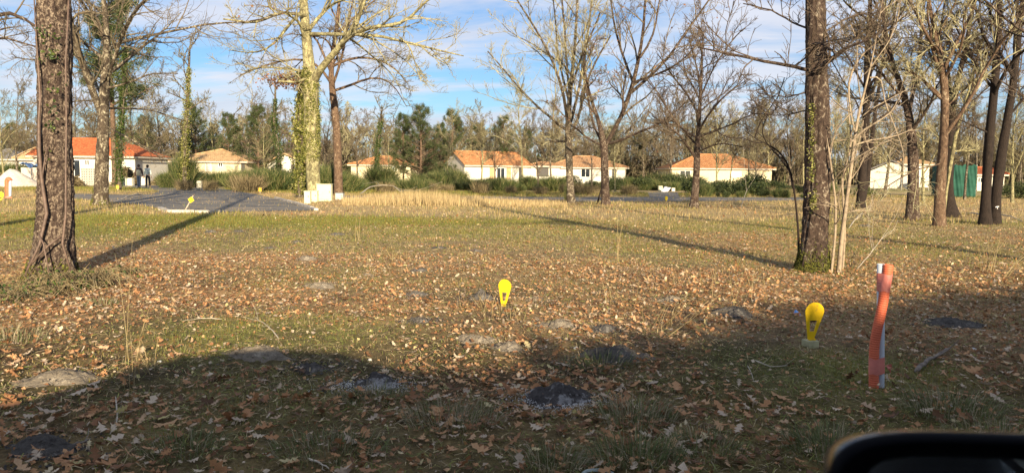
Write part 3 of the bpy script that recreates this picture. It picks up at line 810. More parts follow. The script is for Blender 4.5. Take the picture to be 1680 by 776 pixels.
# T3: big sunlit ivy oak
t3, Q, r, LP, LR, tips = hero('large pale barked oak clad in yellow green ivy behind the concrete cabinets', 36.0,
    [(516, 323, 24), (513, 280, 25), (512, 230, 28), (510, 180, 27), (511, 130, 25), (507, 100, 19), (503, 60, 17), (500, 20, 16), (497, -10, 14), (492, -60, 11)],
    [[(514, 132, 20), (524, 112, 15, -.5), (545, 88, 13, -1), (568, 66, 11, -1.5), (585, 42, 10, -2), (596, 12, 8, -2), (606, -25, 6, -2), (615, -60, 4, -2)],
     [(572, 62, 9, -1.5), (592, 46, 8, -2), (630, 41, 7, -3), (655, 44, 6, -3), (672, 30, 5, -3), (690, 8, 4, -4), (715, -15, 3, -4)],
     [(506, 56, 8), (535, 57, 7, -1), (575, 58, 7, -2), (612, 55, 6, -2), (650, 64, 5, -3), (690, 76, 4, -3), (735, 86, 3, -3), (762, 92, 2, -3)],
     [(504, 26, 8), (480, 22, 6, -1), (452, 18, 6, -2), (436, 32, 6, -2), (425, 42, 5, -2), (400, 36, 4, -3), (365, 32, 3, -3)],
     [(502, 15, 8), (485, 25, 6, 1), (468, 45, 6, 1), (460, 68, 5, 1), (440, 84, 4, 1), (415, 88, 3, 2), (378, 82, 2, 3)],
     [(655, 62, 3, -3), (672, 72, 3, -3), (682, 105, 2, -3), (692, 135, 1.5, -3)], [(690, 76, 3, -3), (716, 96, 2, -3), (735, 105, 1.5, -3)],
     [(507, 120, 7), (470, 112, 5, 1), (430, 110, 3, 1), (400, 118, 2, 2)], [(508, 128, 6), (480, 135, 5, -1), (455, 134, 3, -1)],
     [(570, 62, 5, -1.5), (590, 72, 4, 0), (620, 100, 3, 1), (655, 130, 2, 2), (664, 165, 1, 2)]],
    M_bark_lich, M_twig_y, auto=8, top=2.5, t0=.5, rmin=.008, dens=.8, rough=dict(k=40, rings=150, amp=.03, flare=.2, vert=4, flare_h=.5), autolen=.38)
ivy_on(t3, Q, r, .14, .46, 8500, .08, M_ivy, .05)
C = tips[rng.random(len(tips)) < .05][:, -1]
d = np.hypot(C[:, 0]-at(478, 130, 36).x, C[:, 2]-at(478, 130, 36).z); cards('leaves', np.concatenate([C[d < 3], rng.normal(size=(500, 3))*(.55, .5, .16)+np.array(list(at(472, 133, 36.5)))]), .13, M_dry, t3)
a3, Q, r, *_ = hero('slim ivy covered stem leaning on the left of the large ivy oak', 36.8, [(492, 316, 11), (493, 250, 12), (492, 200, 11), (495, 160, 9), (493, 128, 6)], [], M_bark_mid, M_twig, auto=3, top=.6, rmin=.008, k=(4, 4, 3), autolen=.3)
ivy_on(a3, Q, r, .05, .95, 5500, .12, M_ivy, .14)
# T4: darker oak behind with drooping branches
hero('brown barked oak with long drooping branches behind the large ivy oak', 42.0,
    [(556, 312, 16), (554, 260, 16), (553, 210, 14), (547, 160, 13), (541, 130, 10), (545, 90, 8), (552, 50, 7), (556, 10, 6), (560, -40, 4)],
    [[(546, 150, 6), (580, 140, 5), (610, 125, 4), (640, 128, 3), (655, 150, 2), (668, 175, 1.5)], [(544, 110, 6), (580, 92, 5), (620, 95, 4), (655, 112, 3), (668, 135, 2)],
     [(546, 140, 6), (560, 100, 5), (570, 50, 4), (580, 0, 3)], [(542, 135, 6), (520, 100, 5), (480, 95, 4), (430, 110, 3), (395, 125, 2)], [(543, 120, 5), (520, 60, 4), (470, 20, 3), (430, 10, 2)],
     [(550, 60, 5), (590, 20, 4), (640, -20, 3)]],
    M_bark_red, M_twig, auto=8, top=2, t0=.45, rmin=.009, dens=.8, droop=.04, autolen=.4)
# T6, T7, T8: field oaks in the middle
hero('slender oak with blotched trunk fanning upward, in front of the lane', 34.0,
    [(937, 329, 15), (935, 290, 13), (933, 245, 13), (932, 205, 12), (934, 160, 8), (940, 110, 6), (945, 50, 5), (948, -20, 4)],
    [[(932, 212, 8), (926, 150, 6, -1), (905, 95, 5, -2), (880, 50, 4, -2), (850, 5, 3, -3), (830, -30, 2, -3)], [(932, 215, 8), (948, 160, 6, 1), (958, 110, 6, 1), (965, 50, 5, 2), (972, -10, 4, 2)],
     [(931, 215, 7), (900, 190, 5, -1), (870, 165, 4, -2), (840, 130, 3, -3), (800, 85, 2, -3)], [(932, 232, 5), (905, 232, 4), (880, 233, 2)], [(934, 225, 7), (950, 195, 6, -1), (957, 150, 5, -1), (970, 110, 4, -2), (1000, 60, 3, -2)],
     [(933, 165, 5), (915, 90, 4, 1), (912, 30, 3, 1), (905, -30, 2, 1)], [(934, 160, 5), (930, 90, 4), (925, 20, 4), (920, -30, 3)], [(935, 150, 5), (960, 80, 4, -2), (985, 20, 3, -2)]],
    M_bark_mid, M_twig_y, auto=7, top=2, t0=.4, rmin=.007, dens=.75, upb=.2, autoang=(.4, .9))
t7, Q, r, LP, LR, tips = hero('wide forking oak keeping a few brown leaves, right of the slender blotched one', 32.0,
    [(994, 332, 17), (992, 290, 15), (992, 255, 14), (991, 238, 15), (985, 210, 8), (975, 180, 6), (965, 150, 5), (960, 120, 3)],
    [[(993, 240, 10), (1008, 215, 9), (1025, 185, 9, -1), (1035, 155, 9, -1), (1047, 115, 8, -1), (1055, 70, 6, -2), (1060, 20, 5, -2), (1062, -30, 3, -2)],
     [(1036, 152, 7, -1), (1062, 128, 6, -1), (1090, 105, 5, -1), (1120, 60, 5, 0), (1150, 20, 4, 1), (1175, -15, 3, 1)], [(996, 236, 7), (1025, 232, 6, -1), (1037, 218, 5, -1), (1075, 208, 5, -2), (1100, 190, 3, -2), (1130, 160, 2, -2)],
     [(989, 235, 6), (975, 215, 5, 1), (965, 170, 5, 1), (955, 120, 4, 1), (960, 60, 3, 1)], [(1040, 140, 6, -1), (1020, 90, 5, 0), (1005, 40, 4, 0), (1000, -10, 3, 0)], [(1040, 135, 5, -1), (1090, 118, 4, -2), (1125, 95, 3, -3), (1150, 65, 2, -3)],
     [(990, 240, 5), (960, 225, 4), (935, 200, 3), (905, 170, 2)], [(1022, 188, 4, -1), (1024, 150, 4, -1), (1028, 120, 3)], [(1050, 95, 5, -2), (1075, 60, 4, -2), (1080, 10, 3, -2), (1090, -30, 3)]],
    M_bark_dark, M_twig, auto=3, top=1, t0=.5, rmin=.007, dens=.8, autolen=.3)
C = tips[rng.random(len(tips)) < .14][:, -1]; cards('leaves', C+rng.normal(size=C.shape)*.03, .095, M_dry, t7)
hero('single stemmed oak with spreading thin branches before the hip roofed cream house', 29.5,
    [(1138, 336, 17), (1142, 300, 13), (1144, 260, 12), (1146, 220, 9), (1148, 180, 7), (1150, 140, 6), (1152, 100, 4)],
    [[(1143, 262, 7), (1125, 235, 5), (1110, 215, 4, -1), (1095, 205, 3, -1), (1070, 190, 2)], [(1146, 225, 5), (1170, 215, 4), (1200, 203, 3), (1235, 185, 2)], [(1147, 215, 5), (1165, 180, 4, -1), (1195, 150, 3, -1), (1225, 130, 2)],
     [(1147, 190, 5), (1125, 150, 4, 1), (1100, 120, 3, 1), (1080, 90, 2)], [(1149, 160, 4), (1165, 120, 3), (1190, 80, 3), (1215, 50, 2)], [(1150, 140, 4), (1140, 100, 3), (1130, 60, 2)], [(1145, 240, 4), (1110, 200, 3, 1), (1085, 160, 2, 1)],
     [(1144, 250, 4), (1180, 235, 3, -1), (1220, 240, 2, -1)]],
    M_bark_dark, M_twig_b, auto=8, top=1, t0=.35, rmin=.006, dens=.7, upb=.15)
# T9: near trunk on the right
t9, Q, r, LP, LR, tips = hero('tall straight oak trunk with mossy foot right of the field, beside the pale saplings', 10.4,
    [(1333, 446, 42), (1336, 400, 39), (1340, 340, 39), (1343, 280, 37), (1341, 200, 35), (1340, 120, 33), (1338, 60, 30), (1337, 0, 28)],
    [[(1345, 122, 9, -.1), (1352, 112, 10, -.3), (1362, 98, 9, -.5), (1376, 86, 7, -.7), (1392, 80, 5, -.9), (1420, 75, 3, -1), (1470, 40, 2, -1.2)], [(1330, 116, 7, 0), (1290, 110, 6, -.5), (1260, 104, 5, -1), (1215, 94, 4, -1.2), (1150, 82, 2, -1.5)],
     [(1332, 74, 5, -.2), (1350, 72, 5, -.5), (1364, 85, 5, -.8), (1372, 95, 3, -1)], [(1330, 150, 3), (1290, 160, 2), (1240, 150, 1.5)], [(1345, 60, 4), (1390, 30, 3, .4), (1450, 20, 2, .8)],
     [(1330, 50, 4), (1280, 25, 3, .5), (1220, 10, 2, .8)], [(1332, 180, 2.5), (1290, 190, 2, .4), (1230, 185, 1.3, .8)]],
    M_bark_dark, M_twig_b, auto=9, top=7, t0=.5, autolen=.4, rmin=.0035, k=(7, 6, 4), rough=dict(k=64, rings=300, amp=.07, flare=.30, vert=6.5, flare_h=.25))
moss_collar(t9, Q, r, 4200, .3, .022, M_moss, 1.25)
C = []
for _ in range(420):
    py = random.uniform(170, 300); C.append(list(at(1330+random.gauss(2, 3.5), py, 10.4-.15-random.uniform(0, .04))))
for _ in range(160): C.append(list(at(1333+random.gauss(2, 4), random.gauss(330, 10), 10.4-.17)))
cards('ivy', np.array(C), .028, M_ivy, t9)
# pale saplings
hero('pale slim sapling with arching branches, thickest of the clump right of the straight trunk', 10.3,
    [(1376, 436, 9.5), (1380, 400, 8.5), (1389, 340, 7.5), (1397, 280, 7), (1401, 250, 6), (1407, 200, 5), (1416, 160, 4.5), (1427, 128, 3.5), (1440, 60, 2)],
    [[(1398, 232, 5, -.1), (1418, 212, 4.5, -.2), (1440, 200, 3.5, -.3), (1465, 185, 3, -.3), (1480, 150, 2, -.3)], [(1400, 240, 4), (1425, 230, 3.5, .1), (1462, 226, 3, .2), (1500, 212, 2, .2)],
     [(1402, 215, 3.5), (1392, 170, 4, .2), (1392, 120, 5, .3), (1405, 98, 4.5, .3), (1425, 78, 3.5, .3), (1450, 60, 2)], [(1427, 128, 4), (1445, 118, 3), (1450, 160, 3, -.2), (1462, 200, 2.5, -.3), (1480, 230, 2, -.3), (1484, 255, 1.5, -.3)],
     [(1392, 300, 2.5), (1410, 280, 2), (1420, 250, 1.5)], [(1386, 350, 2), (1402, 345, 2), (1420, 340, 1.2)]],
    M_bark_pale, M_bark_pale, auto=3, top=.8, t0=.4, rmin=.0025, k=(4, 3, 2), dens=.4, autolen=.3, name='sapling', wob=.012)
hero('pale thin sapling nearest the straight trunk, second stem of the clump', 10.2,
    [(1364, 430, 5.5), (1370, 390, 5), (1372, 340, 4.8), (1367, 300, 4.5), (1362, 260, 3.8), (1358, 238, 2.5)], [[(1362, 255, 2), (1366, 240, 2), (1366, 215, 1)]],
    M_bark_pale, M_bark_pale, auto=3, top=.1, t0=.3, rmin=.003, k=(3, 3, 2), dens=.4, autolen=.2, name='sapling', wob=.01)
hero('thin pale sapling rising behind the thickest one of the clump', 10.7,
    [(1383, 425, 5), (1386, 380, 4.5), (1383, 330, 4), (1379, 290, 4), (1392, 262, 3.5), (1397, 225, 3), (1390, 170, 2)], [], M_bark_pale, M_bark_pale, auto=3, top=.2, t0=.4, rmin=.003, k=(3, 3, 2), dens=.4, autolen=.2, name='sapling', wob=.01)
hero('dark bent sapling arching left beside the straight trunk', 11.2,
    [(1311, 430, 4.5), (1310, 380, 4.5), (1305, 330, 4), (1299, 290, 4), (1290, 262, 3.5), (1275, 244, 3), (1258, 236, 2.5), (1235, 228, 1.5)], [[(1297, 280, 3), (1285, 270, 2.5), (1275, 255, 2)], [(1298, 270, 2.5), (1297, 250, 2)]],
    M_bark_vdark, M_twig_b, auto=4, top=.3, t0=.4, rmin=.003, k=(4, 3, 2), dens=.5, autolen=.2, name='sapling', wob=.01)
# the grove on the right
hero('dark oak trunk standing before the white shed gable', 22.5,
    [(1497, 352, 25), (1497, 310, 20), (1498, 270, 19), (1495, 230, 17), (1491, 180, 14), (1478, 140, 10), (1462, 100, 8), (1450, 50, 7), (1445, -10, 5)],
    [[(1492, 185, 9), (1500, 140, 8, 1), (1510, 90, 7, 1), (1512, 30, 6, 2), (1520, -20, 4, 2)], [(1488, 165, 6), (1450, 130, 5, -1), (1425, 90, 4, -1), (1400, 30, 3)], [(1495, 150, 5), (1525, 110, 4, 1), (1560, 60, 3, 1)], [(1465, 100, 5), (1440, 60, 4), (1400, 40, 3)]],
    M_bark_dark, M_twig, auto=10, top=2, t0=.3, rmin=.006, dens=.8, k=(8, 7, 5))
hero('sunlit reddish oak trunk in the grove, in front of the green net fence', 19.8,
    [(1541, 366, 22), (1542, 320, 18), (1545, 270, 16), (1548, 220, 15), (1550, 160, 14), (1546, 120, 12), (1538, 80, 9), (1528, 40, 7), (1520, -10, 6)],
    [[(1547, 120, 8), (1560, 90, 7), (1585, 50, 6), (1600, 10, 5), (1610, -30, 4)], [(1545, 100, 6), (1545, 50, 5, 1), (1550, 0, 4, 1)], [(1540, 85, 6), (1515, 55, 5, -1), (1500, 20, 5, -1), (1480, -10, 4)], [(1548, 160, 4), (1520, 130, 3), (1490, 115, 2)],
     [(1550, 180, 4), (1580, 150, 3), (1610, 120, 2)], [(1544, 268, 3), (1500, 280, 2.5, -1), (1450, 310, 2, -1), (1400, 345, 1, -1)]],
    M_bark_red, M_twig_y, auto=10, top=2, t0=.3, rmin=.006, dens=.8)
hero('black trunked oak with spread roots just right of the reddish one', 24.5,
    [(1561, 348, 27), (1557, 320, 15), (1558, 280, 14), (1560, 230, 13), (1562, 180, 12), (1570, 140, 10), (1580, 100, 8), (1592, 40, 7), (1600, -20, 5)],
    [[(1560, 230, 7), (1575, 190, 6), (1590, 160, 6), (1605, 120, 5), (1620, 80, 4)], [(1561, 175, 6), (1545, 130, 5, 1), (1530, 90, 4), (1510, 60, 3)]],
    M_bark_vdark, M_twig_b, auto=9, top=2, t0=.3, rmin=.007, dens=.8)
hero('pale barked slanting stem between the reddish oak and the black one', 22.8,
    [(1547, 352, 8), (1552, 300, 8), (1562, 260, 7), (1566, 225, 6), (1578, 190, 5), (1590, 150, 4), (1605, 90, 3)], [[(1563, 248, 4), (1590, 248, 3), (1605, 247, 1.5)]], M_bark_lich, M_twig_y, auto=6, top=1.5, t0=.3, rmin=.006, dens=.6, autolen=.25)
hero('dark leaning oak, left one of the pair by the right edge', 20.6,
    [(1617, 361, 22), (1618, 320, 16), (1621, 270, 16), (1624, 220, 16), (1630, 170, 14), (1635, 110, 13), (1638, 50, 11), (1640, 0, 10), (1645, -50, 7)],
    [[(1633, 150, 6), (1600, 110, 5), (1575, 60, 4), (1560, 20, 3)], [(1636, 100, 5), (1660, 60, 4, 1), (1690, 30, 3)], [(1624, 220, 4), (1590, 200, 3), (1560, 190, 2)]],
    M_bark_vdark, M_twig_b, auto=9, top=2, t0=.35, rmin=.006, dens=.8)
b2, *_ = hero('dark oak with a white mark on its trunk, right one of the leaning pair', 20.9,
    [(1633, 360, 20), (1634, 320, 17), (1641, 270, 17), (1650, 220, 15), (1659, 170, 13), (1667, 110, 12), (1674, 50, 11), (1680, 0, 9), (1690, -50, 6)],
    [[(1655, 190, 5), (1690, 150, 4), (1720, 110, 3)], [(1663, 130, 5), (1640, 90, 4, -1), (1620, 40, 3)]],
    M_bark_vdark, M_twig_b, auto=9, top=2, t0=.35, rmin=.006, dens=.8)
M_whitepaint = flat2('white_mark', (.7, .7, .68), .1)
mb = MB(); q = at(1636, 340, 20.9-.20)
mb.add([q+Vector(v) for v in ((-.05, 0, -.01), (.05, 0, .01), (.055, -.0, .03), (-.04, 0, .015))], [(0, 1, 2, 3)])
mb.add([q+Vector(v) for v in ((-.0, -.005, -.05), (.02, -.005, -.045), (.015, -.005, -.02), (-.005, -.005, -.022))], [(0, 1, 2, 3)])
o = mb.build('paint_mark', M_whitepaint); o.parent = b2; o.matrix_parent_inverse = Matrix.Translation(-b2.location)
hero('thin dark oak between the shed gable and the pale saplings', 31.0, [(1412, 340, 16), (1414, 300, 14), (1418, 250, 14), (1421, 200, 13), (1422, 130, 12), (1424, 60, 10), (1428, 0, 7)],
    [[(1421, 180, 7), (1440, 120, 6), (1460, 60, 5), (1470, 0, 4)], [(1421, 150, 5), (1395, 100, 4), (1370, 60, 3)]], M_bark_vdark, M_twig_y, auto=10, top=3, t0=.3, rmin=.008, dens=.8)
hero('slim dark tree just left of the white shed gable', 34.0, [(1415, 326, 9), (1425, 280, 9), (1430, 230, 8), (1438, 170, 6), (1448, 100, 5), (1452, 40, 4)], [], M_bark_vdark, M_twig, auto=10, top=2, t0=.3, rmin=.008, dens=.7)
hero('oak out at the right beyond the frame, throwing a long thin shadow across the grass', 11.6, [(1740, 425, 34), (1742, 300, 30), (1746, 150, 28), (1750, 0, 24)], [[(1745, 120, 9), (1700, 60, 6), (1650, 30, 4), (1600, -10, 3)], [(1745, 200, 5), (1690, 170, 3), (1640, 140, 2)]],
    M_bark_dark, M_twig_b, auto=7, top=6, t0=.45, rmin=.004, k=(6, 5, 4))
hero('oak out at the left beyond the frame, branches reaching in above the sand heap', 15.0, [(-70, 385, 30), (-66, 250, 28), (-60, 120, 24), (-55, 0, 20)], [[(-60, 110, 10), (-20, 20, 8), (10, 10, 7), (40, 30, 5), (66, 50, 4), (110, 80, 2)], [(-58, 80, 7), (0, 55, 4), (40, 75, 3), (70, 80, 2)], [(-58, 60, 5), (-10, 50, 4), (20, 45, 2)]],
    M_bark_dark, M_twig, auto=6, top=5, t0=.5, rmin=.004, k=(6, 5, 4))

# ------------------------------------------------------------------ tree models that repeat
def bare_model(H, rad, first=.25, nl=12, rmin=.012, dens=.6, spread=.5, fine=(7, 6, 4), ang=(.5, 1.1), upb=.14, last=True, mt=M_bark_mid, mc=M_twig_far, lean=.03):
    pts = [Vector((0, 0, -.2))]; d = Vector((random.gauss(0, lean), random.gauss(0, lean), 1))
    for i in range(7):
        d += Vector((random.gauss(0, .09), random.gauss(0, .09), .1)); d.normalize(); pts.append(pts[-1]+d*H/7.5)
    Q, r = resample(pts, [rad*(1-.92*i/7) for i in range(8)], 16, 0)
    r[0] *= 1.3
    tp = [tubes(Q[None], r[None], 9)]
    a, b = grow(Q[None], r[None], nl, 8, first, .98, spread, ang, .14, upb, rmin*2.5, .55, .8, 0, .55)
    tp.append(tubes(a, b, 5))
    cp, tips = twigs_on(a, b, dens, rmin, 1, upb, 0, *fine, last=last)
    Vt, Ft = join(tp); Vc, Fc = join(cp)
    return np_mesh('trunk', Vt, Ft, mt), np_mesh('crown', Vc, Fc, mc), (Q, r, tips)
def place(model, x, y, s, rz, label, group, name='bare_tree', z=0, parts=('trunk', 'crown'), cat='tree', sz=1.0, lean=0):
    root = thing(name, label, cat, (x, y, z), rz, group); root.scale = (s, s, s*sz)
    root.rotation_euler.x = lean
    for nm, me in zip(parts, model): link(nm, me, root)
    return root
BM = [bare_model(14, .16, .25, 16, .011, .9, .42, mc=M_twig_far), bare_model(15, .14, .3, 16, .011, .9, .36, mc=M_twig_y, mt=M_bark_lich, ang=(.4, .9)),
      bare_model(12, .17, .2, 15, .011, .9, .55, mc=M_twig_farb), bare_model(13, .15, .2, 16, .011, .9, .45, mc=M_twig_far, ang=(.6, 1.2), mt=M_bark_lich),
      bare_model(16, .15, .35, 13, .013, .7, .34, mc=M_twig_farb)]
BM = [(a, b) for a, b, c in BM]
SM = [bare_model(6.5, .07, .06, 15, .014, .8, .62, fine=(6, 6, 4), ang=(.4, 1.1), mc=M_twig_far), bare_model(5.5, .06, .05, 14, .014, .8, .75, fine=(6, 6, 4), mc=M_twig_farb),
      bare_model(7, .08, .1, 15, .014, .8, .55, fine=(6, 6, 4), mc=M_twig_y)]
SM = [(a, b) for a, b, c in SM]
# pines
def pine_model(H, rad, first=.25, nl=60, dens=1.0, width=.22):
    P = np.array([[0, 0, -.2], [.05, 0, H*.3], [0, .05, H*.6], [.03, 0, H*.85], [0, 0, H]]); Q, r = resample(P, [rad, rad*.85, rad*.6, rad*.3, .02], 14, 0)
    t = (np.arange(nl)+rng.random(nl))/nl*(1-first)+first
    i = t*13; b = np.stack([np.interp(i, np.arange(14), Q[:, c]) for c in range(3)], -1)
    az = rng.uniform(0, 2*PI, nl); L = H*width*(1-t)**.65*rng.uniform(.55, 1.3, nl)+.3
    d = np.stack([np.cos(az), np.sin(az), .15+.5*t+0*az], -1); d = unit(d)
    n = 6; Pb = b[:, None]+d[:, None]*L[:, None, None]*np.linspace(0, 1, n)[None, :, None]
    Pb[:, :, 2] += (np.linspace(0, 1, n)**2)[None]*L[:, None]*.18
    Rb = np.repeat((.015+.02*L)[:, None], n, 1)*np.linspace(1, .3, n)[None]
    c, rc = grow(Pb, Rb, 7, 4, .3, 1, .35, (.4, 1.0), .15, .1, .012, .6, .3)
    tips = np.concatenate([c[:, -1], c[:, 2], Pb[:, -1]])
    tips = tips[rng.random(len(tips)) < dens]
    m = 26; nt = len(tips)
    dirs = unit(rng.normal(size=(nt, m, 3))+np.array((0, 0, .45))); ln = rng.uniform(.18, .42, (nt, m, 1))*H/12
    base = tips[:, None]+rng.normal(size=(nt, m, 3))*.12*H/12
    sd = unit(np.cross(dirs, rng.normal(size=dirs.shape)))*.017*H/12
    V = np.stack([base-sd, base+sd, base+dirs*ln], 2).reshape(-1, 3); F = np.arange(len(V)).reshape(-1, 3)
    tv, tf = join([tubes(Q[None], r[None], 8), tubes(Pb, Rb, 4), tubes(c, rc, 3)])
    return np_mesh('trunk', tv, tf, M_bark_red), np_mesh('crown', V, F, M_pine, False)
PM = [pine_model(16, .2, .35, 55), pine_model(9, .14, .18, 60, 1, .26), pine_model(7, .12, .08, 60, 1, .3)]
def px_tree(model, px, py_top, Y, H, label, group=None, name='bare_tree', **k):
    """stand a model at depth Y under pixel px so that its tip reaches pixel row py_top"""
    p = at(px, 286, Y); ztop = at(px, py_top, Y).z
    return place(model, p.x, Y, ztop/H, random.uniform(0, 6.28), label, group, name, **k)
# tall pine behind T2, pines over the roofs
px_tree(PM[0], 188, -60, 60, 16, 'tall dark green pine rising behind the blotched forking oak', None, 'pine_tree')
for px, py, Y, m, lab in ((322, 176, 94, 1, 'green pine over the left end of the pale hip roof'), (376, 192, 93, 2, 'pointed green pine over the right end of the pale hip roof'),
        (424, 180, 90, 2, 'bluish green pine behind the small white gable'), (690, 180, 74, 2, 'broad dense pine right of the low orange roofed house'),
        (662, 192, 78, 1, 'dense pine behind the low orange roofed house'), (742, 187, 108, 2, 'pine rising above the white gable end'), (826, 196, 112, 2, 'dark pine above the long orange roof'),
        (20, 205, 110, 1, 'dark pine far left beyond the sand heap'), (1045, 225, 130, 2, 'dark pine in the gap left of the hip roofed cream house'), (352, 206, 112, 1, 'smaller pine above the ridge of the pale hip roof'), (496, 205, 110, 2, 'pine seen just left of the ivy oak'), (565, 212, 120, 1, 'pine seen just right of the ivy oak'), (722, 206, 118, 1, 'thin pine between the dense pine and the white gable end'), (785, 208, 124, 2, 'low pine above the middle of the long orange roof'), (865, 214, 122, 1, 'pine above the right end of the long orange roof'), (1002, 212, 126, 2, 'dark pine behind the wide forking oak'), (240, 196, 104, 2, 'green pine behind the walkers'), (95, 186, 104, 1, 'pine rising over the glazed house beside the thick trunk'), (1130, 222, 126, 1, 'pine behind the left part of the cream hip roof'), (450, 200, 116, 2, 'round topped pine over the small white gable')):
    H = (16, 9, 7)[m]; px_tree(PM[m], px, py, Y, H, lab, None, 'pine_tree')
# ivy columns
def ivy_tree(px, py_top, Y, base_py, w, label, mat, n=5000, up_=2.0, x2=None, r0=.55):
    root, Q, r, *_ = hero(label, Y, [(px, base_py, w), (px, (base_py+py_top)/2+20, w*.8), ((x2 or px), (base_py+py_top)/2-20, w*.7), ((x2 or px)+3, py_top, w*.45)], [], M_bark_mid, M_twig_far, auto=7, top=up_, t0=.45, rmin=.012, dens=.6, k=(5, 5, 4), autolen=.28, upb=.2)
    ivy_on(root, Q, r, .03, .80, int(n*.7), .11, mat, .16)
ivy_tree(303, 110, 56, 302, 9, 'bare forked tree with yellow green ivy sleeve, left of the pale hip roof', M_ivy, 7000, 2.2, 307)
ivy_tree(457, 150, 62, 300, 8, 'leaning tree sleeved in ivy before the small white gable', M_ivyd, 6000, 1.2, 449)
ivy_tree(618, 190, 66, 302, 6, 'narrow ivy clad snag above the low orange roofed house', M_ivyd, 6500, 1.0, 622)
ivy_tree(196, 120, 48, 312, 8, 'ivy wrapped trunk right of the blotched forking oak', M_ivyd, 12000, 4, 200)
# middle distance trees one by one
MID = [  # px, top row, depth, model, label
    (30, 120, 66, 0, 'bare tree with olive twigs above the sand heap'), (8, 150, 58, 3, 'bare tree at the left edge behind the orange topped post'), (128, 110, 74, 4, 'thin tree over the bright orange roof'),
    (152, 150, 78, 2, 'short bare tree behind the bright orange roof'), (245, 150, 84, 3, 'olive twigged tree behind the two walkers'), (268, 130, 90, 0, 'taller bare tree between the walkers and the pale hip roof'),
    (225, 100, 72, 1, 'slender tree left of the walkers'), (350, 150, 104, 3, 'bare tree behind the pale hip roof ridge'), (405, 155, 98, 2, 'low spreading tree at the right end of the pale hip roof'),
    (436, 190, 74, 3, 'small bare tree before the pale walled small house'), (480, 190, 88, 0, 'bare tree left of the ivy oak, behind the broom'), (535, 165, 72, 2, 'brown twigged tree just right of the ivy oak'),
    (586, 190, 84, 2, 'round crowned bare tree at the left of the low orange roof'), (640, 200, 96, 3, 'bare tree behind the right part of the low orange roof'),
    (736, 172, 62, 1, 'pale lichen grey tree in front of the white gable end'), (790, 165, 66, 3, 'bare tree in front of the long orange roof, near its gable'), (812, 205, 72, 2, 'short bare tree against the long orange roof'),
    (858, 110, 62, 1, 'tall pale fanning tree at the right end of the long orange roof'), (883, 185, 56, 2, 'short dark stemmed tree before the right end of the long orange roof'), (905, 150, 90, 0, 'bare tree behind the gap between the two orange houses'),
    (972, 170, 60, 4, 'thin tree just left of the wide forking oak'), (1010, 180, 58, 3, 'thin leaning tree just right of the wide forking oak'), (1058, 180, 95, 0, 'bare tree in the gap left of the hip roofed cream house'),
    (1100, 170, 100, 2, 'bare tree at the left corner of the hip roofed cream house'), (1178, 165, 60, 3, 'bare tree against the middle of the hip roofed cream house'), (1197, 175, 66, 1, 'pale tree right of the middle of the hip roofed cream house'),
    (1229, 170, 64, 4, 'thin dark tree before the right part of the hip roofed cream house'), (1243, 185, 62, 0, 'olive twigged tree near the right end of the hip roofed cream house'), (1296, 150, 76, 2, 'bare tree seen just left of the tall straight trunk'),
    (1375, 120, 54, 1, 'pale tree seen between the tall straight trunk and the pale saplings'), (1452, 90, 46, 0, 'tall tree in front of the white shed gable'), (1518, 100, 40, 3, 'tree behind the reddish oak'),
    (1480, 150, 80, 2, 'bare tree behind the white shed'), (1585, 90, 44, 4, 'thin tall tree against the green net fence'), (1602, 140, 70, 0, 'bare tree over the small orange roof at the right'), (1664, 100, 40, 3, 'dark tree behind the leaning pair at the right edge'),
    (1690, 60, 30, 1, 'lichen grey tree cut by the right edge'), (1345, 170, 92, 0, 'far bare tree hidden partly by the tall straight trunk'), (1262, 150, 110, 3, 'bare tree behind the right end of the hip roofed cream house'),
    (700, 215, 76, 2, 'short bare bush like tree between the broad pine and the white gable'), (1150, 190, 118, 0, 'bare tree rising behind the ridge of the hip roofed cream house')]
Hs = (14, 15, 12, 13, 16)
for px, py, Y, m, lab in MID: px_tree(BM[m], px, py, Y, Hs[m]*1.0, lab)
# the wood behind: trees one by one, alike within a stretch
ZONES = [(-60, 260, 'the bright orange roof'), (260, 430, 'the pale hip roof'), (430, 700, 'the ivy oak'),
         (700, 880, 'the long white house'), (880, 1080, 'the forking oaks'), (1080, 1300, 'the cream hip roofed house'), (1300, 1740, 'the white shed')]
for a, b, where in ZONES:
    n = int((b-a)/13)
    for i in range(n):
        px = a+(b-a)*(i+random.random())/n; Y = random.uniform(112, 175)
        base_top = 205 if px < 1080 else 170
        m = random.randrange(5)
        px_tree(BM[m], px, base_top+random.choice((random.uniform(-40, 0), random.uniform(0, 30), random.uniform(0, 30)))+(8 if Y > 140 else 0), Y, Hs[m], 'bare tree in the wood behind '+where, 'trees of the wood behind '+where)
    for i in range(int(n*.75)):
        px = a+(b-a)*(i+random.random())/(n*.75); Y = random.uniform(84, 118)
        if px > 225 and Y < 104: Y = random.uniform(104, 118)
        if 560 < px < 700 and Y < 117: Y = random.uniform(117, 126)
        p = at(px, 286, Y); m = random.randrange(3)
        if a >= 700 and Y < 118: Y = random.uniform(118, 130); p = at(px, 286, Y)
        place(SM[m], p.x, Y, random.uniform(.9, 1.35)*(1.25 if Y > 110 else 1), random.uniform(0, 6.28), 'low scrubby bare tree at the wood edge behind '+where, 'scrubby trees behind '+where, 'scrub_tree')
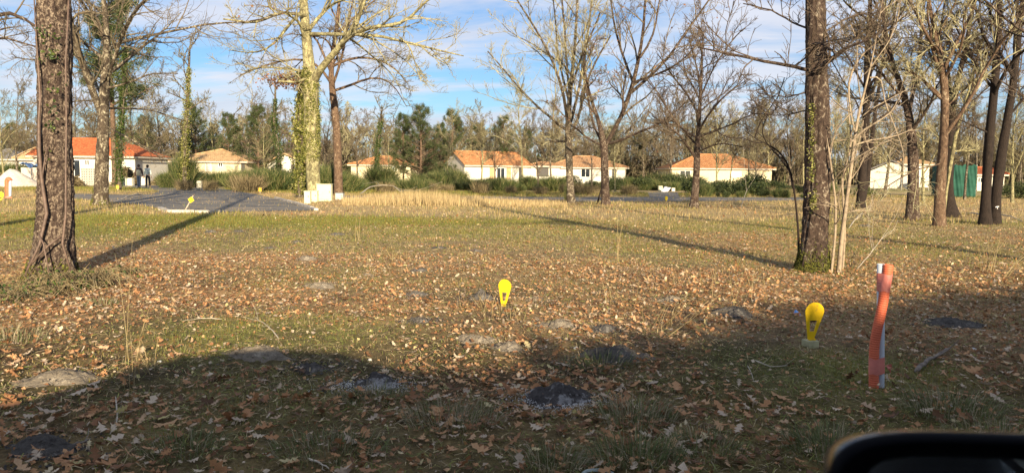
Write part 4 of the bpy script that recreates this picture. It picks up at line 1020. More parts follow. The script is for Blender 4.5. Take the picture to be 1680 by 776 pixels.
def undergrowth():
    n = 26000; y = rng.uniform(128, 200, n); x = rng.uniform(-.95, .95, n)*y; h = rng.uniform(2, 6.5, n)*(.5+fbm(x*.06, y*.06, 3)); w = rng.uniform(.05, .22, n)
    b = np.stack([x, y, 0*x-.1], -1); sd = np.stack([np.ones(n), rng.normal(0, .5, n), 0*x], -1)*w[:, None]*.5; t = b+np.stack([rng.normal(0, .9, n), rng.normal(0, .6, n), h], -1); m = b*.4+t*.6+rng.normal(0, .25, (n, 3))
    V = np.stack([b-sd, b+sd, m+sd*1.6, m-sd*1.6, t], 1).reshape(-1, 3); i = np.arange(n)[:, None]*5
    o = link('undergrowth', np_mesh('undergrowth', V, [i+np.array([0, 1, 2, 3]), i+np.array([3, 2, 4])], M_under, False)); tag(o, 'tangled brown undergrowth at the foot of the far wood', kind='stuff')
M_under = island('undergrowth_stems', [(0, (.05, .045, .03)), (.4, (.13, .105, .07)), (.75, (.20, .17, .10)), (1, (.10, .12, .05))], .9)
undergrowth()
# far mass of woodland
def far_wood():
    v0 = bare_model(13, .2, .1, 9, .05, .5, .5, fine=(5, 3, 1), last=False); parts = []
    tv = [np.zeros(len(m.vertices)*3, np.float32) for m in v0[:2]]
    fs = []
    for m, t in zip(v0[:2], tv):
        m.vertices.foreach_get('co', t); f = np.zeros(len(m.polygons)*4, np.int32); m.polygons.foreach_get('vertices', f); fs.append(f.reshape(-1, 4))
    V0, F0 = join([(tv[0].reshape(-1, 3), fs[0]), (tv[1].reshape(-1, 3), fs[1])])
    for i in range(40):
        y = random.uniform(180, 260); x = random.uniform(-.95, .95)*y; a = random.uniform(0, 6.28); s = random.uniform(.8, 1.25)
        R = np.array([[math.cos(a), -math.sin(a), 0], [math.sin(a), math.cos(a), 0], [0, 0, 1]])
        parts.append(((V0@R.T)*s+np.array((x, y, 0)), F0))
    V, F = join(parts)
    o = link('woodland', np_mesh('woodland', V, F, M_twig_farb)); tag(o, 'far grey brown winter wood closing the view', kind='stuff')
far_wood()

# ------------------------------------------------------------------ houses
M_wallw = flat2('render_white', (.56, .53, .46), .06, 3, .9)
M_wallc = flat2('render_cream', (.56, .49, .33), .06, 3, .9)
M_wally = flat2('render_yellowish', (.57, .50, .33), .06, 3, .9)
M_glass, nt_, b_ = new_mat('window_glass'); b_.inputs['Base Color'].default_value = (.02, .025, .03, 1); b_.inputs['Roughness'].default_value = .05; b_.inputs['Specular IOR Level'].default_value = .6
M_frame = flat2('window_frame_white', (.75, .75, .73), .05)
M_gutter = flat2('fascia', (.50, .44, .36), .1)
M_dark = flat2('dark_recess_or_shade', (.05, .045, .04), .2)
M_shut = flat2('shutter_tan', (.42, .28, .15), .15)
def roof_mat(name, stops):
    m, nt, b = new_mat(name)
    n = noise_node(nt, 2.2, 8, .75); r = rampn(nt, n.outputs['Fac'], stops)
    n2 = noise_node(nt, 5, 6, .8); r2 = rampn(nt, n2.outputs['Fac'], [(.40, (.55, .55, .55)), (.60, (1.25, 1.25, 1.25))])
    mx = nt.nodes.new('ShaderNodeMixRGB'); mx.blend_type = 'MULTIPLY'; mx.inputs[0].default_value = .8
    nt.links.new(r.outputs[0], mx.inputs[1]); nt.links.new(r2.outputs[0], mx.inputs[2]); nt.links.new(mx.outputs[0], b.inputs['Base Color'])
    return m
M_roofo = roof_mat('tiles_orange', [(.3, (.30, .085, .035)), (.55, (.46, .135, .05)), (.75, (.54, .22, .10))])
M_roofs = roof_mat('tiles_terracotta', [(.3, (.24, .10, .045)), (.48, (.42, .19, .075)), (.6, (.50, .28, .13)), (.72, (.52, .36, .20))])
M_roofp = roof_mat('tiles_pale', [(.3, (.30, .19, .10)), (.55, (.46, .31, .165)), (.75, (.56, .42, .26))])
M_roofm = roof_mat('tiles_mixed', [(.3, (.24, .12, .06)), (.5, (.40, .225, .11)), (.7, (.50, .36, .22))])
M_roofg = roof_mat('tiles_grey', [(.3, (.10, .095, .09)), (.55, (.17, .16, .15)), (.75, (.24, .22, .2))])
def house(label, px0, px1, Y, D, ez, rz, wall, roof, kind='hip', rot=0, wins=(), oh=.45, name='house', Lfix=None, wave=True, cat='house'):
    """front wall between pixel columns px0 and px1 at depth Y; local x along the front, y away from the camera"""
    a = at(px0, 290, Y); L = Lfix or (at(px1, 290, Y).x-a.x)
    root = thing(name, label, cat, (a.x, Y, 0), rot)
    mb = MB()
    w = .25
    mb.box(0, L, 0, w, -.1, ez); mb.box(0, L, D-w, D, -.1, ez); mb.box(0, w, w, D-w, -.1, ez); mb.box(L-w, L, w, D-w, -.1, ez)
    if kind == 'halfhip': mb.add([(0, 0, ez), (0, D, ez), (0, D/2, rz-.06), (w, 0, ez), (w, D, ez), (w, D/2, rz-.06)], [(0, 2, 1), (3, 4, 5), (0, 3, 5, 2), (1, 2, 5, 4)])
    if kind == 'gable':      # ridge along x: triangles on the end walls
        for x0, x1 in ((0, w), (L-w, L)):
            mb.add([(x0, 0, ez), (x0, D, ez), (x0, D/2, rz-.06), (x1, 0, ez), (x1, D, ez), (x1, D/2, rz-.06)], [(0, 2, 1), (3, 4, 5), (0, 3, 5, 2), (1, 2, 5, 4)])
    if kind == 'front':      # gable end faces us
        for y0, y1 in ((0, w), (D-w, D)):
            mb.add([(0, y0, ez), (L, y0, ez), (L/2, y0, rz-.06), (0, y1, ez), (L, y1, ez), (L/2, y1, rz-.06)], [(0, 1, 2), (3, 5, 4), (0, 2, 5, 3), (1, 4, 5, 2)])
    mb.build('wall', wall, root)
    ox = oh if kind != 'gable' else .15; oy = oh if kind != 'front' else .15
    st = .125 if wave else .5
    xs = np.arange(-ox, L+ox+.01, st); yy = np.linspace(-oy, D+oy, 29)
    X, Y2 = np.meshgrid(xs, yy, indexing='xy')
    if kind == 'hip': dd = np.minimum(np.minimum(X+ox, L+ox-X), np.minimum(Y2+oy, D+oy-Y2)); run = D/2+oy
    elif kind == 'gable': dd = np.minimum(Y2+oy, D+oy-Y2); run = D/2+oy
    elif kind == 'halfhip': dd = np.minimum(L+ox-X, np.minimum(Y2+oy, D+oy-Y2)); run = D/2+oy
    else: dd = np.minimum(X+ox, L+ox-X); run = L/2+ox
    Z = ez-.05+dd/run*(rz-ez+.05)
    if wave: Z = Z + .035*np.where(np.arange(len(xs)) % 2 == 0, 1, -1)[None]
    Z = Z + .02*((np.arange(29) % 2)[:, None])
    n = len(xs); V = np.stack([X, Y2, Z+.1], -1).reshape(-1, 3); i = (np.arange(28)[:, None]*n+np.arange(n-1)[None]).ravel()
    F = np.stack([i, i+1, i+n+1, i+n], -1)
    ro = link('roof', np_mesh('roof', V, F, roof, False), root)
    fb = MB()
    if kind != 'front':
        fb.box(-ox, L+ox, -oy-.04, -oy, ez-.10, ez+.04); fb.box(-ox, L+ox, D+oy, D+oy+.04, ez-.10, ez+.04)
    if kind != 'gable':
        fb.box(-ox-.04, -ox, -oy, D+oy, ez-.10, ez+.04); fb.box(L+ox, L+ox+.04, -oy, D+oy, ez-.10, ez+.04)
    if kind != 'front' : fb.box(-ox, L+ox, -oy, 0, ez-.12, ez-.1)
    fb.build('fascia', M_gutter, root)
    # ridge caps
    if kind == 'hip':
        h = D/2; rp = [((-ox, -oy, ez), (h, D/2, rz)), ((L+ox, -oy, ez), (L-h, D/2, rz)), ((h, D/2, rz), (L-h, D/2, rz))]
    elif kind == 'halfhip': rp = [((-ox, D/2, rz), (L-D/2, D/2, rz)), ((L+ox, -oy, ez), (L-D/2, D/2, rz))]
    elif kind == 'gable': rp = [((-ox, D/2, rz), (L+ox, D/2, rz)), ((-ox, -oy, ez), (-ox, D/2, rz)), ((L+ox, -oy, ez), (L+ox, D/2, rz))]
    else: rp = [((L/2, -oy, rz), (L/2, D+oy, rz)), ((-ox, -oy, ez), (L/2, -oy, rz)), ((L+ox, -oy, ez), (L/2, -oy, rz))]
    for a_, b_ in rp:
        MB().tube([Vector(a_)+Vector((0, 0, .13)), Vector(b_)+Vector((0, 0, .13))], .09, 6).build('ridge_tiles', roof, ro)
    for wv in wins:
        x0, x1, z0, z1, typ = wv[:5]; face = wv[5] if len(wv) > 5 else 'front'
        if face == 'front': pl = root; mat_tr = None
        f = MB()
        if typ in ('window', 'sliding', 'door'):
            t = .06
            f.box(x0, x1, -.04, -.002, z1-t, z1); f.box(x0, x1, -.04, -.002, z0, z0+t); f.box(x0, x0+t, -.039, -.002, z0+t, z1-t); f.box(x1-t, x1, -.039, -.002, z0+t, z1-t)
            f.box((x0+x1)/2-t/2, (x0+x1)/2+t/2, -.039, -.002, z0+t, z1-t)
            wo_ = f.build('window' if typ != 'door' else 'door', M_frame, root)
            MB().box(x0+t, (x0+x1)/2-t/2, -.02, -.003, z0+t, z1-t).build('pane', M_glass if typ != 'door' else M_wallw, wo_)
            MB().box((x0+x1)/2+t/2, x1-t, -.02, -.003, z0+t, z1-t).build('pane', M_glass if typ != 'door' else M_wallw, wo_)
        elif typ == 'shutter': f.box(x0, x1, -.05, -.002, z0, z1).build('shutter', M_shut, root)
        elif typ == 'recess_or_shade': f.box(x0, x1, -.03, -.002, z0, z1).build('porch_or_corner_shade', M_dark, root)
        elif typ == 'garage': f.box(x0, x1, -.03, -.002, z0, z1).build('garage_door', M_frame, root)
    return root
def zrow(py, px, Y): return at(px, py, Y).z
def wpx(px0, Y, *a):
    """window given in pixels (x0, x1, ytop, ybottom, type) -> local metres of a front facing wall"""
    o = at(px0, 290, Y).x
    return [(at(q[0], 290, Y).x-o, at(q[1], 290, Y).x-o, max(.1, zrow(q[3], q[0], Y)), zrow(q[2], q[0], Y), q[4]) for q in a]
H1 = house('white house with bright orange tiled roof and wide glazed bay behind the thick trunk', 56, 222, 68, 6.5, zrow(257, 140, 68), zrow(232, 140, 68)+.25, M_wallw, M_roofo, 'halfhip', 0,
      wpx(56, 68, (112, 133, 262, 291, 'sliding'), (140, 148, 262, 272, 'window'), (165, 176, 262, 291, 'recess_or_shade')))
house('low house with pale salmon roof at the far left beyond the blue tarpaulin', 32, 72, 76, 2.4, zrow(262, 50, 76), zrow(247, 50, 76)+.3, M_wallw, M_roofp, 'hip', 0, ())
house('grey roofed shed at the left edge above the sand heap', -30, 28, 80, 3.6, zrow(262, 10, 80), zrow(246, 10, 80), M_conc, M_roofg, 'hip', 0, (), name='shed', cat='shed')
house('small white house with flat pale roof just right of the walkers', 226, 262, 100, 2.6, zrow(268, 240, 100), zrow(259, 240, 100)+.2, M_wallw, M_roofp, 'hip', 0, wpx(226, 100, (226, 246, 269, 284, 'recess_or_shade')))
house('cream house with wide pale salmon hip roof', 282, 402, 88, 8.5, zrow(265.5, 340, 88), zrow(245, 340, 88), M_wallc, M_roofp, 'hip', 0,
      wpx(282, 88, (312, 323, 266.5, 274.5, 'window'), (337, 347, 267, 281, 'door'), (359, 366, 267, 274, 'window'), (396, 402, 266.5, 286, 'recess_or_shade')))  # the last dark strip stands for shade at the right wall corner
house('pale walled house with low salmon roof between the hip roofed one and the small gable', 407, 441, 96, 2.6, zrow(267, 420, 96), zrow(256, 420, 96)+.1, M_wallw, M_roofp, 'hip', 0, ())
house('small white house with its gable end facing the field, left of the ivy oak', 439, 497, 92, 8, zrow(269, 460, 92), zrow(254, 460, 92), M_wallw, M_roofp, 'front', 0, wpx(439, 92, (478, 494, 271, 290, 'recess_or_shade')))
house('low cream house with orange roof half hidden by broom', 576, 674, 108, 7, zrow(271.5, 640, 108), zrow(257, 640, 108), M_wallc, M_roofs, 'hip', 0,
      wpx(576, 108, (643, 652, 274, 281, 'window'), (656, 662, 273, 284, 'recess_or_shade')))
# rotated long house
r6 = math.radians(27)
h6 = house('long white house with orange roof and white gable end turned to the left', 762, 862, 103, 8.2, 2.45, 4.45, M_wallw, M_roofs, 'gable', r6,
      [(3.9, 4.6, .5, 2.2, 'shutter'), (5.0, 6.3, .1, 2.2, 'sliding'), (6.6, 7.3, .5, 2.2, 'shutter'), (8.6, 9.1, .3, 2.2, 'recess_or_shade')], Lfix=10.4)
MB().box(-.04, -.003, 2.6, 3.8, .1, 1.7).build('garage_door', M_dark, h6)
house('white house with mottled salmon hip roof behind the two forking oaks', 900, 1026, 112, 9, zrow(275.5, 960, 112), zrow(256.5, 960, 112), M_wallw, M_roofm, 'hip', 0,
      wpx(900, 112, (905, 916, 277, 287, 'window'), (953, 968, 277, 291, 'sliding'), (1004, 1011, 277, 294, 'recess_or_shade')))
house('long white lean-to in front of the mottled salmon roof', 866, 918, 108, 3.8, zrow(273, 890, 108), zrow(267, 890, 108), M_wallw, M_roofm, 'hip', 0, wpx(866, 108, (880, 900, 275, 290, 'recess_or_shade')), name='lean_to', cat='outbuilding')
house('yellowish cream house with orange hip roof on the right', 1102, 1266, 106, 9.5, zrow(277, 1180, 106), zrow(253.5, 1180, 106), M_wally, M_roofs, 'hip', 0,
      wpx(1102, 106, (1115, 1133, 279.5, 291, 'sliding'), (1200, 1216, 281, 290, 'garage')))
house('white windowless shed with its gable end facing the field', 1428, 1494, 90, 9, zrow(280.5, 1460, 89), zrow(265.5, 1460, 89), M_wallw, M_roofg, 'front', math.radians(-29), (), .2, 'shed', 4.5, cat='shed')
house('white walled house with salmon roof behind the white shed', 1470, 1524, 104, 4.4, zrow(270, 1500, 104), zrow(259, 1500, 104), M_wallw, M_roofp, 'hip', 0, ())
house('small house with orange roof between the green net fence and the dark leaning pair', 1598, 1648, 78, 6, zrow(287, 1620, 78), zrow(276, 1620, 78), M_wallw, M_roofo, 'gable', 0, wpx(1598, 78, (1604, 1612, 291, 300, 'window')))

# ------------------------------------------------------------------ building site at the left
M_sand = mat_noise('sand_heap', [(.35, (.46, .40, .32)), (.65, (.68, .61, .51))], 9, .95, .6, .05)
def heap(name, px0, px1, pyt, Y, dpt, mat, label, cat, rough=.06, skew=0, kind=None):
    a, b = at(px0, 300, Y), at(px1, 300, Y); W = (b.x-a.x)/2; H = zrow(pyt, (px0+px1)/2, Y)
    n, q = 48, 22
    th = np.linspace(0, 2*PI, n, endpoint=False); rr = np.linspace(0, 1, q)
    R_, T_ = np.meshgrid(rr, th, indexing='ij'); o = random.uniform(0, 50)
    e = 1+.35*(fbm(np.cos(T_)*1.5+o, np.sin(T_)*1.5, 3)-.5)
    x = R_*np.cos(T_)*W*e + skew*W*(1-R_); y = R_*np.sin(T_)*dpt*e
    z = H*(1-R_**1.25)*(1-.15*R_) + (fbm(x*2.3+o, y*2.3, 4)-.5)*rough*H*6*(1-R_) - .03*R_
    V = np.stack([x, y, z], -1).reshape(-1, 3)
    i = (np.arange(q-1)[:, None]*n+np.arange(n)[None]); j = (np.arange(q-1)[:, None]*n+(np.arange(n)[None]+1) % n)
    o_ = link(name, np_mesh(name, V, np.stack([i, j, j+n, i+n], -1).reshape(-1, 4), mat)); o_.location = ((a.x+b.x)/2, Y, 0)
    return tag(o_, label, cat, None, kind)
heap('sand_heap', -6, 66, 275.5, 56, 2.2, M_sand, 'pale heap of building sand behind the orange topped post', 'sand heap', .03, -.35)
M_brush = island('dead_brush', [(0, (.09, .065, .035)), (.5, (.19, .145, .075)), (1, (.32, .26, .15))], .9)
def brush_heap(px0, px1, pyt, Y, dpt, label, n=1500):
    a, b = at(px0, 300, Y), at(px1, 300, Y); W = (b.x-a.x)/2; H = zrow(pyt, (px0+px1)/2, Y); cx_ = (a.x+b.x)/2
    root = thing('brushwood_heap', label, 'brushwood', (cx_, Y, 0))
    u = rng.normal(0, .42, n); v = rng.normal(0, .42, n); h = H*np.exp(-(u**2+v**2)*1.3)*rng.uniform(.05, 1, n)
    P0 = np.stack([u*W, v*dpt, h], -1); d = unit(rng.normal(size=(n, 3))*np.array((1, 1, .35)))*rng.uniform(.3, .9, (n, 1))
    P = np.stack([P0-d*.5, P0+d*.1+rng.normal(size=(n, 3))*.05, P0+d*.5], 1); P[..., 2] = np.maximum(P[..., 2], 0)
    V, F = tubes(P, np.full((n, 3), .018), 3); link('stick', np_mesh('stick', V, F, M_brush), root)['kind'] = 'stuff'
    return root
brush_heap(250, 298, 288, 66, 1.6, 'grey brown brushwood heap right of the two walkers', 1600)
brush_heap(188, 226, 274, 65.5, .9, 'reddish brown brushwood heap in front of the orange roofed wing', 1700)
brush_heap(112, 132, 290, 57, .8, 'low brown rubble heap under the glazed bay', 900)
brush_heap(-10, 22, 284, 62, 1, 'brown brushwood heap at the left edge beside the sand', 700)
M_block = flat2('hollow_block', (.36, .34, .31), .15, 5, .95)
M_blockp = flat2('hollow_block_pale', (.36, .34, .29), .12, 5, .95)
block_me = {}
def block_stack(px0, px1, pyt, pyb, label, mat, rows=None):
    Y = G((px0+px1)/2, pyb).y; a = at(px0, 300, Y); b = at(px1, 300, Y); H = zrow(pyt, px0, Y); W = b.x-a.x
    root = thing('block_stack', label, 'concrete blocks', (a.x, Y, 0))
    nr = rows or max(2, round(H/.22)); bh = H/nr; nb = max(2, round(W/.5)); bw = W/nb
    mb = MB(); mb.box(.01, bw-.01, 0, .2, .004, bh-.008)
    for k in (.2, .5, .8): mb.box(bw*k-.03, bw*k+.03, -.004, .0, bh*.25, bh*.75, 1)
    first = mb.build('block', [mat, M_dark], root); 
    for i in range(nr):
        for j in range(nb):
            if i == nr-1 and (j % 3 == 2) : continue
            o = first if (i == 0 and j == 0) else first.copy()
            if o is not first: COL.objects.link(o); o.parent = root
            o.location = (j*bw+random.uniform(-.01, .01), random.uniform(-.02, .02), i*bh)
block_stack(133, 157, 276, 304.5, 'pale stack of hollow concrete blocks left of the blotched tree', M_blockp)
block_stack(32, 60, 278, 300, 'low grey wall of hollow blocks behind the sand heap', M_block)
# blue tarpaulin and a small site sign
def tarp():
    q = at(33, 268, 64); n = 14; V = []; F = []
    for i in range(n):
        for j in range(6):
            u, v = i/(n-1), j/5
            V.append((u*1.5, v*1.0, .55+.18*math.sin(u*9)+.3*(1-u)*(1-v)+random.uniform(-.04, .04)+q.z-.9+.2*v))
    F = [(i*6+j, (i+1)*6+j, (i+1)*6+j+1, i*6+j+1) for i in range(n-1) for j in range(5)]
    o = link('tarpaulin', np_mesh('tarpaulin', np.array(V), np.array(F), flat2('blue_plastic', (.12, .22, .42), .2)))
    o.location = (q.x, 64, 0); m = o.modifiers.new('thick', 'SOLIDIFY'); m.thickness = .02
    tag(o, 'crumpled blue tarpaulin on a low stack below the salmon roof', 'tarpaulin')
    mb = MB(); mb.box(0, 1.5, 0, .9, 0, q.z-.62+.25)
    s = mb.build('material_stack', M_gutter, None, bevel=.02); s.location = (q.x, 64.05, 0); tag(s, 'low covered stack of building material under the blue tarpaulin', 'material stack')
tarp()
def placard(px, pyt, pyb, w, label):
    p = G(px, pyb); Y = p.y; H = zrow(pyt, px, Y)
    root = thing('site_sign', label, 'sign', p)
    mb = MB(); mb.box(-.02, .02, .012, .05, -.05, H-.1); mb.build('post', M_wood, root)
    mb = MB(); mb.box(-w/2, w/2, -.012, .010, H*.15, H, 0); mb.box(-w*.35, w*.35, -.016, -.0125, H*.72, H*.92, 1); mb.build('panel', [M_frame, flat2('sign_blue_print', (.12, .18, .32))], root)
placard(61, 283, 303, .42, 'small white site sign with blue print left of the thick trunk')
# small pale pine sapling (green cone) on the terrace of the orange roofed house
# ------------------------------------------------------------------ utility cabinets
M_cab = flat2('cabinet_ivory', (.56, .54, .37), .05, 4, .6)
M_cabp = flat2('cabinet_pale', (.56, .53, .43), .06, 4, .6)
M_cabg = flat2('cabinet_grey', (.42, .41, .38), .1, 4, .7)
M_lid = flat2('cabinet_lid_dark', (.10, .10, .10), .1)
def cabinet(px0, px1, pyt, pyb, label, mat, d=.3, lid=False, rot=0, door=True, group=None):
    p = G((px0+px1)/2, pyb); Y = p.y; w = (px1-px0)*Y/FPX; H = zrow(pyt, (px0+px1)/2, Y+.01)
    root = thing('utility_cabinet', label, 'utility cabinet', p, rot, group)
    mb = MB(); mb.box(-w/2, w/2, 0, d, -.1, H-.03); mb.build('body', mat, root, bevel=.012)
    mb = MB(); mb.box(-w/2-.015, w/2+.015, -.015, d+.015, H-.03, H); mb.build('lid', M_lid if lid else mat, root, bevel=.008)
    if door:
        mb = MB(); mb.box(-w/2+.03, w/2-.03, -.014, -.002, .10, H-.07); dr = mb.build('door', mat, root, bevel=.004)
        MB().box(w/2-.09, w/2-.06, -.028, -.0145, H*.5, H*.5+.07).build('handle', M_lid, dr)
    return root
cabinet(519.5, 543.5, 302, 330.3, 'tall ivory electricity cabinet in front of the ivy oak', M_cab, .3)
cabinet(499, 509, 313.5, 334.2, 'narrow ivory cabinet nearest the road tip, lowest of the trio', M_cab, .3, rot=.1)
cabinet(507.5, 520.5, 313, 331.5, 'squat ivory cabinet between the narrow one and the tall one', M_cab, .25)
cabinet(550, 562.5, 316, 328, 'low grey cabinet with dark lid right of the tall ivory one', M_cabg, .35, True)
cabinet(322.5, 330.5, 297, 308.5, 'small pale marker cabinet on the road edge before the broom', M_cabp, .25)
cabinet(186, 194, 289.5, 305.5, 'upright pale cabinet nearest the blotched tree', M_cabp, .3)
cabinet(197, 206.5, 291.5, 305, 'low pale cabinet, left half of the pair beside the walkers', M_cabp, .4)
cabinet(207.5, 217, 292, 305, 'low pale cabinet, right half of the pair beside the walkers', M_cabp, .4)
cabinet(231.5, 240.5, 290.5, 304.5, 'low white cabinet seen between the two walkers', M_cabp, .4)
cabinet(1080.5, 1087, 305, 314.5, 'ivory cabinet left of the white sheet on the far pad', M_cab, .35)
cabinet(1088, 1094.5, 299.5, 313, 'tall grey white cabinet behind the white sheet on the far pad', M_cabp, .3)
cabinet(1102, 1107.5, 308.5, 314, 'small low white box right of the white sheet on the far pad', M_cabp, .3)
p = G(1093, 315.2)
mb = MB(); vs = []
for i in range(6):
    for j in range(5):
        u, v = i/5, j/4; vs.append((-.22+.55*u+(.15*v-.2*(1-v)), .1+.28*v+.03*math.sin(5*u+v*3), .02+.42*(v)**1.1*(1-.25*u)+.02*math.sin(9*u)))
mb.add(vs, [(i*5+j, (i+1)*5+j, (i+1)*5+j+1, i*5+j+1) for i in range(5) for j in range(4)])
o = mb.build('plastic_sheet', flat2('sheet_white', (.50, .52, .58), .05), None, True); o.location = p; o.modifiers.new('s', 'SOLIDIFY').thickness = .01
tag(o, 'white plastic sheet leaning on the cabinets of the far pad', 'plastic sheet')

# ------------------------------------------------------------------ green net fence
M_net = mat_noise('green_net', [(.35, (.008, .050, .034)), (.65, (.018, .085, .058))], 3, .8, .4, .03)
M_post = flat2('galvanised_post', (.32, .34, .33), .1)
def net_panel(px0, px1, pyt, pyb0, pyb1, Y0, Y1, label):
    a = at(px0, 300, Y0); b = at(px1, 300, Y1); L = math.hypot(b.x-a.x, b.y-a.y); ang = math.atan2(b.y-a.y, b.x-a.x)
    H = zrow(pyt, (px0+px1)/2, (Y0+Y1)/2)
    root = thing('net_fence', label, 'net fence', (a.x, a.y, 0), ang)
    n, q = 60, 16; u = np.linspace(0, 1, n)[None]; v = np.linspace(0, 1, q)[:, None]; k = random.uniform(0, 9)
    X = u*L+0*v; Z = v*(H+.04*np.sin(u*17+k)+.03*np.sin(u*31))+.03; Yv = .035*np.sin(u*14+k+v*1.5)*(.4+.6*np.sin(v*3.1))+.015*np.sin(u*37+v*9)+.02*np.sin(u*5+v*13)
    V = np.stack([X, Yv, Z], -1).reshape(-1, 3); i = (np.arange(q-1)[:, None]*n+np.arange(n-1)[None]).ravel()
    o = link('net', np_mesh('net', V, np.stack([i, i+1, i+n+1, i+n], -1), M_net), root); o.modifiers.new('s', 'SOLIDIFY').thickness = .008
    for t in np.linspace(0, L, max(2, int(L/1.6)+1)): MB().tube([(t, .14, -.1), (t, .14, H+.06)], .025, 6).build('post', M_post, root)
net_panel(1564, 1602, 272, 320, 320, 50, 49.5, 'green shade net fence panel in full sun with a tree shadow on it')
net_panel(1528, 1562, 272, 320, 320, 56, 50.4, 'darker green shade net panel receding behind the reddish oak')
# wire fence before the white shed
mbf = thing('wire_fence', 'thin wire fence on slim posts in front of the white shed', 'wire fence', (at(1412, 300, 78).x, 78, 0))
for i in range(6): MB().tube([(i*1.45, 0, -.1), (i*1.45, 0, 1.25)], .03, 6).build('post', M_post, mbf)
for z in (.4, .8, 1.15): MB().tube([(0, 0, z), (7.3, 0, z)], .008, 4).build('wire', M_post, mbf)

# ------------------------------------------------------------------ broom, hedge plants
def broom_model(H, W, n=900, mat=M_broom, wisp=.5, th=.010):
    az = rng.uniform(0, 2*PI, n); rr = np.sqrt(rng.random(n))*W*.45; la = np.abs(rng.normal(0, .45, n)); h = H*rng.uniform(.35, 1, n)*(1-.3*rr/W)
    b = np.stack([np.cos(az)*rr, np.sin(az)*rr, rng.random(n)**1.5*H*.55], -1)
    h = h-b[:, 2]*.6
    d = unit(np.stack([np.cos(az)*la, np.sin(az)*la, np.ones(n)], -1)+rng.normal(0, .18, (n, 3)))
    s = unit(np.cross(d, rng.normal(size=(n, 3))))*th
    m = b+d*h[:, None]*.55+rng.normal(0, .04, (n, 3)); t = m+unit(d+rng.normal(0, .25, (n, 3)))*h[:, None]*.45
    V = np.stack([b-s, b+s, m+s, m-s, t], 1).reshape(-1, 3); i = np.arange(n)[:, None]*5
    return np_mesh('foliage', V, [i+np.array([0, 1, 2, 3]), i+np.array([3, 2, 4])], mat, False)
def leafy_model(H, W, n=3500, mat=M_laurel, size=.10):
    u = rng.normal(size=(n, 3)); u = unit(u)*(rng.random((n, 1))**.4); C = u*np.array((W*.5, W*.45, H*.5))+np.array((0, 0, H*.5))
    C += rng.normal(0, .06, (n, 3)); C = C[C[:, 2] > 0]; k = fbm(C[:, 0]*2+C[:, 2]*1.3+9, C[:, 1]*2+5+C[:, 2], 2); C = C[k > .38]
    o = cards('foliage', C, size, mat, None); me = o.data; bpy.data.objects.remove(o); return me
BR = [broom_model(2.0, 1.9, 2600), broom_model(1.6, 2.2, 2400), broom_model(2.4, 1.7, 2600)]
DRYB = [broom_model(1.5, 1.9, 900, M_brush, th=.008)]
LM = [leafy_model(1.5, 2.2), leafy_model(1.2, 1.8, 3000)]
stem_me = np_mesh('stem', *tubes(np.array([[[0, 0, -.1], [.02, 0, .3], [0, .02, .7]]]), np.array([[.03, .025, .012]]), 5), M_bark_mid)
def shrub(kind, px, pyt, Y, wid, label, group, name='broom_bush'):
    me = (BR+LM+DRYB)[kind]; H = (2.0, 1.6, 2.4, 1.5, 1.2, 1.5)[kind]
    p = at(px, 290, Y); z = zrow(pyt, px, Y)
    root = thing(name, label, 'bush', (p.x, Y, 0), random.uniform(0, 6.28), group); s = z/H; root.scale = (s*wid, s*wid, s)
    link('foliage', me, root); link('stem', stem_me, root)
ORD = 'leftmost,second from the left,third from the left,fourth from the left,fifth from the left,sixth from the left,seventh from the left,eighth from the left,ninth from the left,tenth from the left,eleventh from the left,twelfth from the left,thirteenth from the left,fourteenth from the left'.split(',')
ORR = [q.replace('leftmost', 'rightmost').replace('the left', 'the right') for q in ORD]
def row(px0, px1, n, tops, Y0, Y1, kinds, wid, label, name='broom_bush'):
    for i in range(n):
        t = (i+random.uniform(.2, .8))/n; px = px0+(px1-px0)*t; pyt = np.interp(px, [a for a, b in tops], [b for a, b in tops])+random.gauss(7, 6)
        shrub(random.choice(kinds), px, pyt, random.uniform(Y0, Y1), wid*random.uniform(.8, 1.25), label+', '+(ORD[i] if i < (n+1)//2 else ORR[n-1-i]), 'row: '+label[:58], name)
row(262, 420, 19, [(262, 285), (290, 272), (320, 280), (360, 277), (400, 274), (420, 278)], 56, 68, (0, 1, 2), 1.2, 'green broom bush in the scrub before the pale hip roofed house')
row(415, 506, 15, [(415, 277), (440, 275), (470, 271), (506, 274)], 50, 60, (0, 1, 2), 1.15, 'tall dark green broom bush left of the ivy oak')
row(522, 570, 9, [(522, 265), (570, 275)], 46, 56, (0, 2), 1.1, 'dark green broom bush right behind the ivy oak')
row(570, 720, 26, [(570, 286), (610, 280), (625, 266), (640, 284), (675, 284), (720, 278)], 48, 62, (0, 1, 2), 1.2, 'green broom bush before the low orange roofed house')
row(715, 880, 24, [(715, 276), (740, 280), (800, 288), (880, 292)], 54, 70, (0, 1, 1), 1.1, 'low green broom bush before the long white house')
row(880, 1065, 17, [(880, 290), (905, 282), (960, 290), (1065, 288)], 54, 70, (0, 1, 3), 1.1, 'broom bush behind the lane near the forking oaks')
row(1050, 1140, 13, [(1050, 288), (1080, 284), (1140, 288)], 62, 70, (3, 4, 1), 1.25, 'dark evergreen bush behind the cabinets of the far pad', 'evergreen_bush')
row(1135, 1310, 24, [(1135, 290), (1200, 291), (1260, 293), (1310, 300)], 50, 60, (3, 3, 4), 1.3, 'dark evergreen bush before the hip roofed cream house', 'evergreen_bush')
row(1135, 1330, 15, [(1135, 305), (1330, 308)], 44, 50, (4, 1), 1.0, 'low dull bush along the near side of the evergreen row', 'low_bush')
row(1340, 1440, 7, [(1340, 303), (1440, 306)], 50, 62, (1, 4), 1.0, 'low bush in the grove left of the white shed', 'low_bush')
shrub(2, 302, 250, 57, .8, 'narrow green shrub climbing the ivy sleeved tree', None, 'climbing_shrub')
